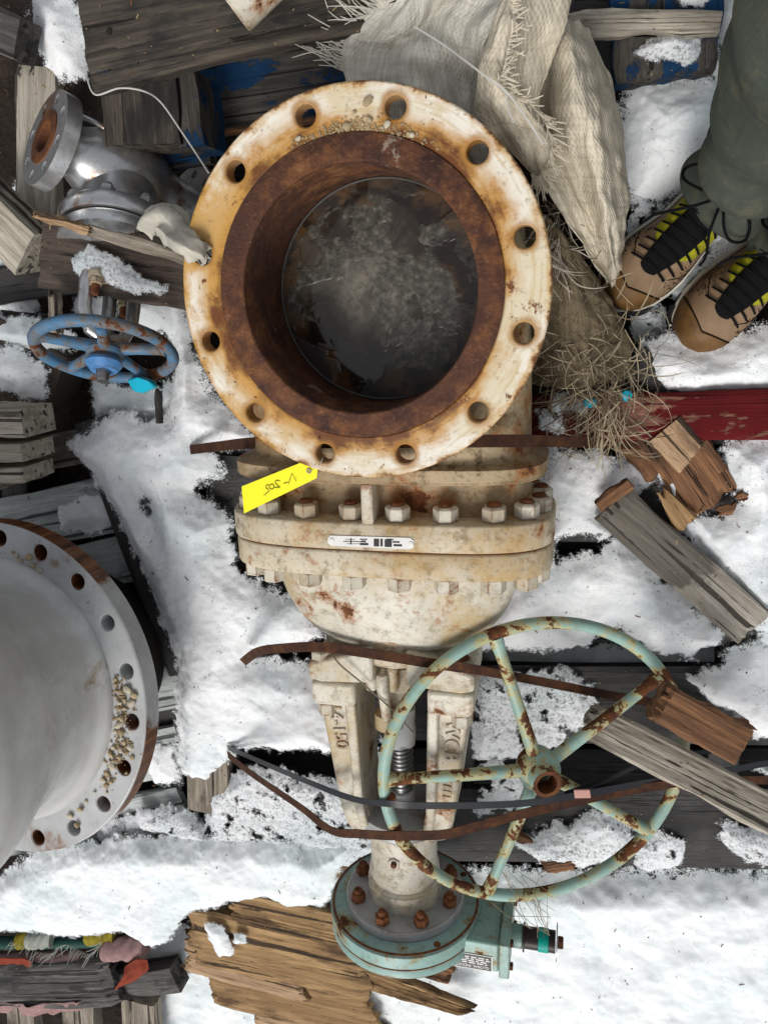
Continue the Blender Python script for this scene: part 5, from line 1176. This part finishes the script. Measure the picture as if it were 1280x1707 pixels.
# ------------------------------------------------------------------ snow
snow('snow', [[(148, 720), (200, 688), (250, 700), (283, 690), (296, 640), (308, 582), (330, 600), (350, 650), (400, 700), (440, 735), (350, 742), (366, 792), (320, 815), (345, 835), (374, 850), (388, 870), (378, 900), (392, 960), (440, 975), (500, 1000), (540, 1060), (500, 1072), (420, 1078), (414, 1098), (520, 1106), (560, 1120), (560, 1248), (470, 1244), (390, 1240), (350, 1300), (322, 1296), (303, 1280), (300, 1200), (300, 1110), (285, 1060), (268, 1020), (250, 960), (222, 900), (188, 840), (162, 790), (116, 740)]],
     .150, .042, seed=11, rag=.010, edge=.035, res=.0034, holes=[[(232, 832), (246, 822), (258, 836), (263, 882), (252, 862), (236, 852)], [(500, 1076), (430, 1084), (424, 1096), (520, 1100)]], thin=.12, label='thick white snow bank on the boards left of the valve')
snow('snow', [[(340, 1372), (352, 1310), (420, 1275), (520, 1290), (600, 1320), (640, 1410), (590, 1445), (540, 1432), (440, 1418), (360, 1408), (232, 1378), (232, 1345), (300, 1340)]], .135, .022, 'snow_ice', seed=21, rag=.010, edge=.02, thin=1.02, fine=.0022, res=.003, label='icy speckled snow under the strap ends at the yoke foot')
snow('snow', [[(-40, 1500), (0, 1462), (60, 1424), (110, 1412), (200, 1398), (370, 1396), (480, 1402), (580, 1412), (552, 1480), (540, 1502), (480, 1504), (440, 1490), (372, 1500), (310, 1520), (282, 1560), (255, 1575), (205, 1548), (130, 1556), (60, 1546), (-40, 1545)]], .150, .035, 'snow_soft', seed=31, rag=.010, edge=.03, res=.0034, label='smooth snow drift below the grey valve')
snow('snow', [[(560, 1430), (700, 1448), (1300, 1455), (1420, 1460), (1500, 1900), (200, 1900), (240, 1560), (290, 1540), (420, 1560)]], .030, .045, 'snow_soft', seed=41, rag=.010, edge=.04, lump=.3, res=.005, label='packed snow on the ground at the lower right')
snow('snow', [[(740, 1062), (800, 1015), (846, 970), (918, 900), (925, 870), (905, 800), (912, 775), (1000, 752), (1060, 790), (1005, 850), (1050, 905), (1150, 1000), (1212, 1070), (1140, 1094), (1085, 1082), (1035, 1042), (970, 1074), (830, 1082)], [(795, 1080), (960, 1070), (860, 1040)]], .134, .030, seed=51, rag=.010, edge=.03, thin=.35, res=.0034, holes=[[(918, 896), (960, 886), (1005, 900), (1000, 922), (930, 930)]], label='snow between the bonnet flange and the diagonal plank')
snow('snow', [[(1212, 738), (1300, 730), (1300, 1100), (1262, 1046), (1210, 980), (1160, 905), (1150, 850), (1185, 868), (1235, 838), (1215, 790)], [(1090, 760), (1130, 800), (1160, 905), (1120, 850)]], .140, .035, seed=61, rag=.010, edge=.03, thin=.15, res=.0034, label='bright snow right of the diagonal plank')
snow('snow', [[(790, 1120), (850, 1118), (940, 1116), (990, 1146), (990, 1200), (930, 1240), (870, 1262), (790, 1262)]], .132, .020, 'snow_ice', seed=71, rag=.010, edge=.02, thin=1.02, fine=.0022, res=.003, label='grainy ice seen between the spokes of the handwheel')
snow('snow', [[(850, 1395), (940, 1368), (1010, 1345), (1058, 1380), (1050, 1420), (980, 1442), (900, 1432)]], .132, .020, 'snow_ice', seed=81, rag=.010, edge=.02, thin=0.59, fine=.0022, res=.003, label='snow patch inside the lower half of the handwheel')
snow('snow', [[(1060, 1400), (1120, 1386), (1140, 1412), (1120, 1440), (1062, 1445)]], .132, .012, 'snow_ice', seed=83, rag=.010, edge=.015, thin=1.02, fine=.0022, res=.003, label='icy crumbs outside the lower right rim of the handwheel')
snow('snow', [[(800, 1080), (1270, 1078), (1278, 1100), (1250, 1116), (800, 1112)]], .05, .020, 'snow_soft', seed=91, rag=.010, edge=.02, fine=.002, res=.0034, label='shaded strip of snow in the pallet gap')
snow('snow', [[(1150, 1130), (1210, 1090), (1270, 1060), (1310, 1080), (1310, 1225), (1256, 1226), (1220, 1180), (1170, 1160)]], .134, .028, seed=101, rag=.010, edge=.025, thin=.45, fine=.0012, res=.0034, label='snow at the right edge above the block')
snow('snow', [[(1196, 1368), (1240, 1378), (1300, 1376), (1300, 1445), (1250, 1436), (1210, 1400)], [(1266, 1275), (1300, 1270), (1300, 1300)]], .132, .022, 'snow_ice', seed=111, rag=.010, edge=.02, thin=0.68, fine=.0020, res=.003, label='snow crumbs at the right edge below the grey beam')
snow('snow', [[(800, 1270), (870, 1270), (880, 1320), (840, 1360), (790, 1350)], [(560, 1245), (640, 1230), (640, 1300), (600, 1300)]], .132, .014, 'snow_ice', seed=113, rag=.010, edge=.02, thin=1.30, fine=.0022, res=.003, label='thin dark ice crumbs beside the yoke arms')
snow('snow', [[(1045, 150), (1060, 134), (1188, 128), (1192, -40), (1500, -40), (1500, 360), (1290, 420), (1240, 440), (1200, 430), (1150, 330), (1050, 334), (1030, 250)]], .070, .040, 'snow_soft', seed=121, rag=.010, edge=.05, fine=.002, res=.0034, label='trodden snow behind the standing person')
snow('snow', [[(1075, 570), (1120, 560), (1180, 585), (1300, 530), (1400, 500), (1400, 662), (1100, 662), (1060, 610)]], .128, .035, seed=131, rag=.010, edge=.03, thin=.1, res=.0034, label='snow in front of the boots above the red plank')
snow('snow', [[(1040, 480), (1090, 500), (1150, 540), (1130, 560), (1060, 560), (1040, 520)], [(1110, 490), (1210, 380), (1290, 330), (1240, 470), (1150, 520)], [(1050, 330), (1130, 340), (1080, 380), (1045, 430)]], .070, .022, 'snow_ice', seed=141, rag=.010, edge=.02, thin=0.94, fine=.0022, res=.003, label='grey slush under and between the boots')
snow('snow', [[(62, -20), (128, -20), (146, 60), (150, 132), (100, 128), (72, 90), (58, 40)]], .130, .035, seed=151, rag=.010, edge=.03, thin=.25, fine=.0012, label='snow patch left of the dark pallet boards at the top')
snow('snow', [[(124, 432), (150, 418), (190, 430), (240, 462), (270, 482), (230, 484), (170, 466), (130, 448)]], .343, .012, 'snow_ice', seed=161, rag=.010, edge=.012, thin=0.34, fine=.0020, res=.0022, label='streak of grainy snow on the broken dark plank')
snow('snow', [[(-20, 532), (60, 534), (120, 555), (130, 575), (90, 588), (30, 580), (-20, 575)]], .150, .03, seed=171, rag=.010, edge=.025, label='snow ridge behind the blue wheel at the left')
snow('snow', [[(-20, 585), (40, 582), (78, 615), (74, 655), (50, 664), (20, 650), (-20, 640)]], .175, .035, seed=181, rag=.010, edge=.03, label='snow lump on the dark box at the left edge')
snow('snow', [[(160, 640), (240, 655), (300, 640), (300, 590), (285, 500), (310, 500), (320, 600), (300, 700), (240, 705), (200, 690), (165, 690)], [(200, 480), (300, 490), (300, 560), (230, 540)]], .100, .030, 'snow_soft', seed=191, rag=.010, edge=.03, label='shaded snow below and behind the blue wheel')
snow('snow', [[(100, 850), (150, 825), (190, 830), (195, 870), (150, 885), (105, 880)], [(240, 1250), (285, 1245), (298, 1300), (262, 1300)]], .117, .018, seed=201, rag=.010, edge=.03, label='thin snow on the pale pallet boards')
snow('snow', [[(165, 1365), (230, 1355), (330, 1345), (340, 1385), (240, 1400), (170, 1400)]], .117, .014, 'snow_ice', seed=203, rag=.010, edge=.02, thin=0.85, fine=.0020, res=.003, label='patchy snow on the lowest pale pallet board')
snow('snow', [[(890, 680), (950, 660), (985, 690), (940, 715), (895, 712)]], .174, .014, 'snow_ice', seed=211, rag=.010, edge=.015, thin=1.19, fine=.0020, res=.003, label='snow crumbs on the dark end of the red plank')
snow('snow', [[(350, 1540), (372, 1545), (385, 1585), (368, 1590), (352, 1560)], [(392, 1555), (405, 1552), (406, 1565), (394, 1566)]], .158, .014, seed=213, rag=.010, edge=.012, res=.003, label='small snow clots on the rotten slab')
snow('snow', [[(-10, 410), (60, 440), (60, 520), (-10, 520)], [(130, 500), (200, 500), (190, 530), (130, 530)], [(40, 300), (60, 330), (20, 330)]], .04, .02, 'snow_soft', seed=215, rag=.010, edge=.03, label='shaded snow low down at the left between the boards')
snow('snow', [[(880, 748), (1000, 750), (1100, 800), (1000, 850), (915, 860)]], .130, .012, 'snow_ice', seed=217, rag=.010, edge=.02, thin=1.02, fine=.0020, res=.003, label='thin icy snow below the straw tuft')

snow('snow', [[(1330, -300), (2300, -300), (2300, 2000), (1480, 1900), (1430, 1460), (1440, 700)]], .03, .05, 'snow_soft', seed=301, rag=.02, edge=.05, res=.010, label='open snow beyond the right edge of the pallets')
snow('snow', [[(-700, 1480), (-60, 1500), (-60, 1800), (300, 1900), (-700, 2100)]], .03, .05, 'snow_soft', seed=303, rag=.02, edge=.05, res=.010, label='open snow beyond the lower left corner')
# ------------------------------------------------------------------ bark crumbs and dirt lying on the snow and boards
bpy.context.view_layer.update(); dg = bpy.context.evaluated_depsgraph_get(); rd = random.Random(77); bits = [MB(), MB()]; cnt = 0
for i in range(1500):
    px, py = rd.uniform(0, 1280), rd.uniform(0, 1707); d = Vector((CM.T @ np.array([(px-640)/FPX, (py-853.5)/FPX, 1.0])).tolist()).normalized()
    hit, loc, nr, fi, ob, mx = scn.ray_cast(dg, Vector(CC.tolist()), d)
    if not hit or nr.z < .4: continue
    nm = ob.name.split('.')[0]
    if nm not in ('snow', 'deck_board', 'flange', 'layer', 'plank', 'ground', 'board', 'edge_board', 'beam') or (nm == 'flange' and rd.random() < .8): continue
    if nm == 'snow' and rd.random() < .35: continue
    L = rd.uniform(.0012, .004)*(3 if rd.random() < .12 else 1); R3 = Matrix.Rotation(rd.uniform(0, 6.3), 3, 'Z') @ Matrix.Rotation(rd.uniform(-.3, .3), 3, 'Y')
    bits[0 if nm == 'snow' else rd.random() < .6].box(loc+Vector((0, 0, .0008)), (L, min(L*.6, rd.uniform(.0008, .002)), .0012), R3)
bits[0].build('bark_crumbs', M['w_brown'], origin=(0, 0, .13), flat=True, label='tiny dark bark crumbs scattered over the snow', cat='crumbs', kind='stuff')
bits[1].build('pale_crumbs', M['grit'], origin=(0, 0, .13), flat=True, label='pale specks and splinters scattered over the boards', cat='crumbs', kind='stuff')
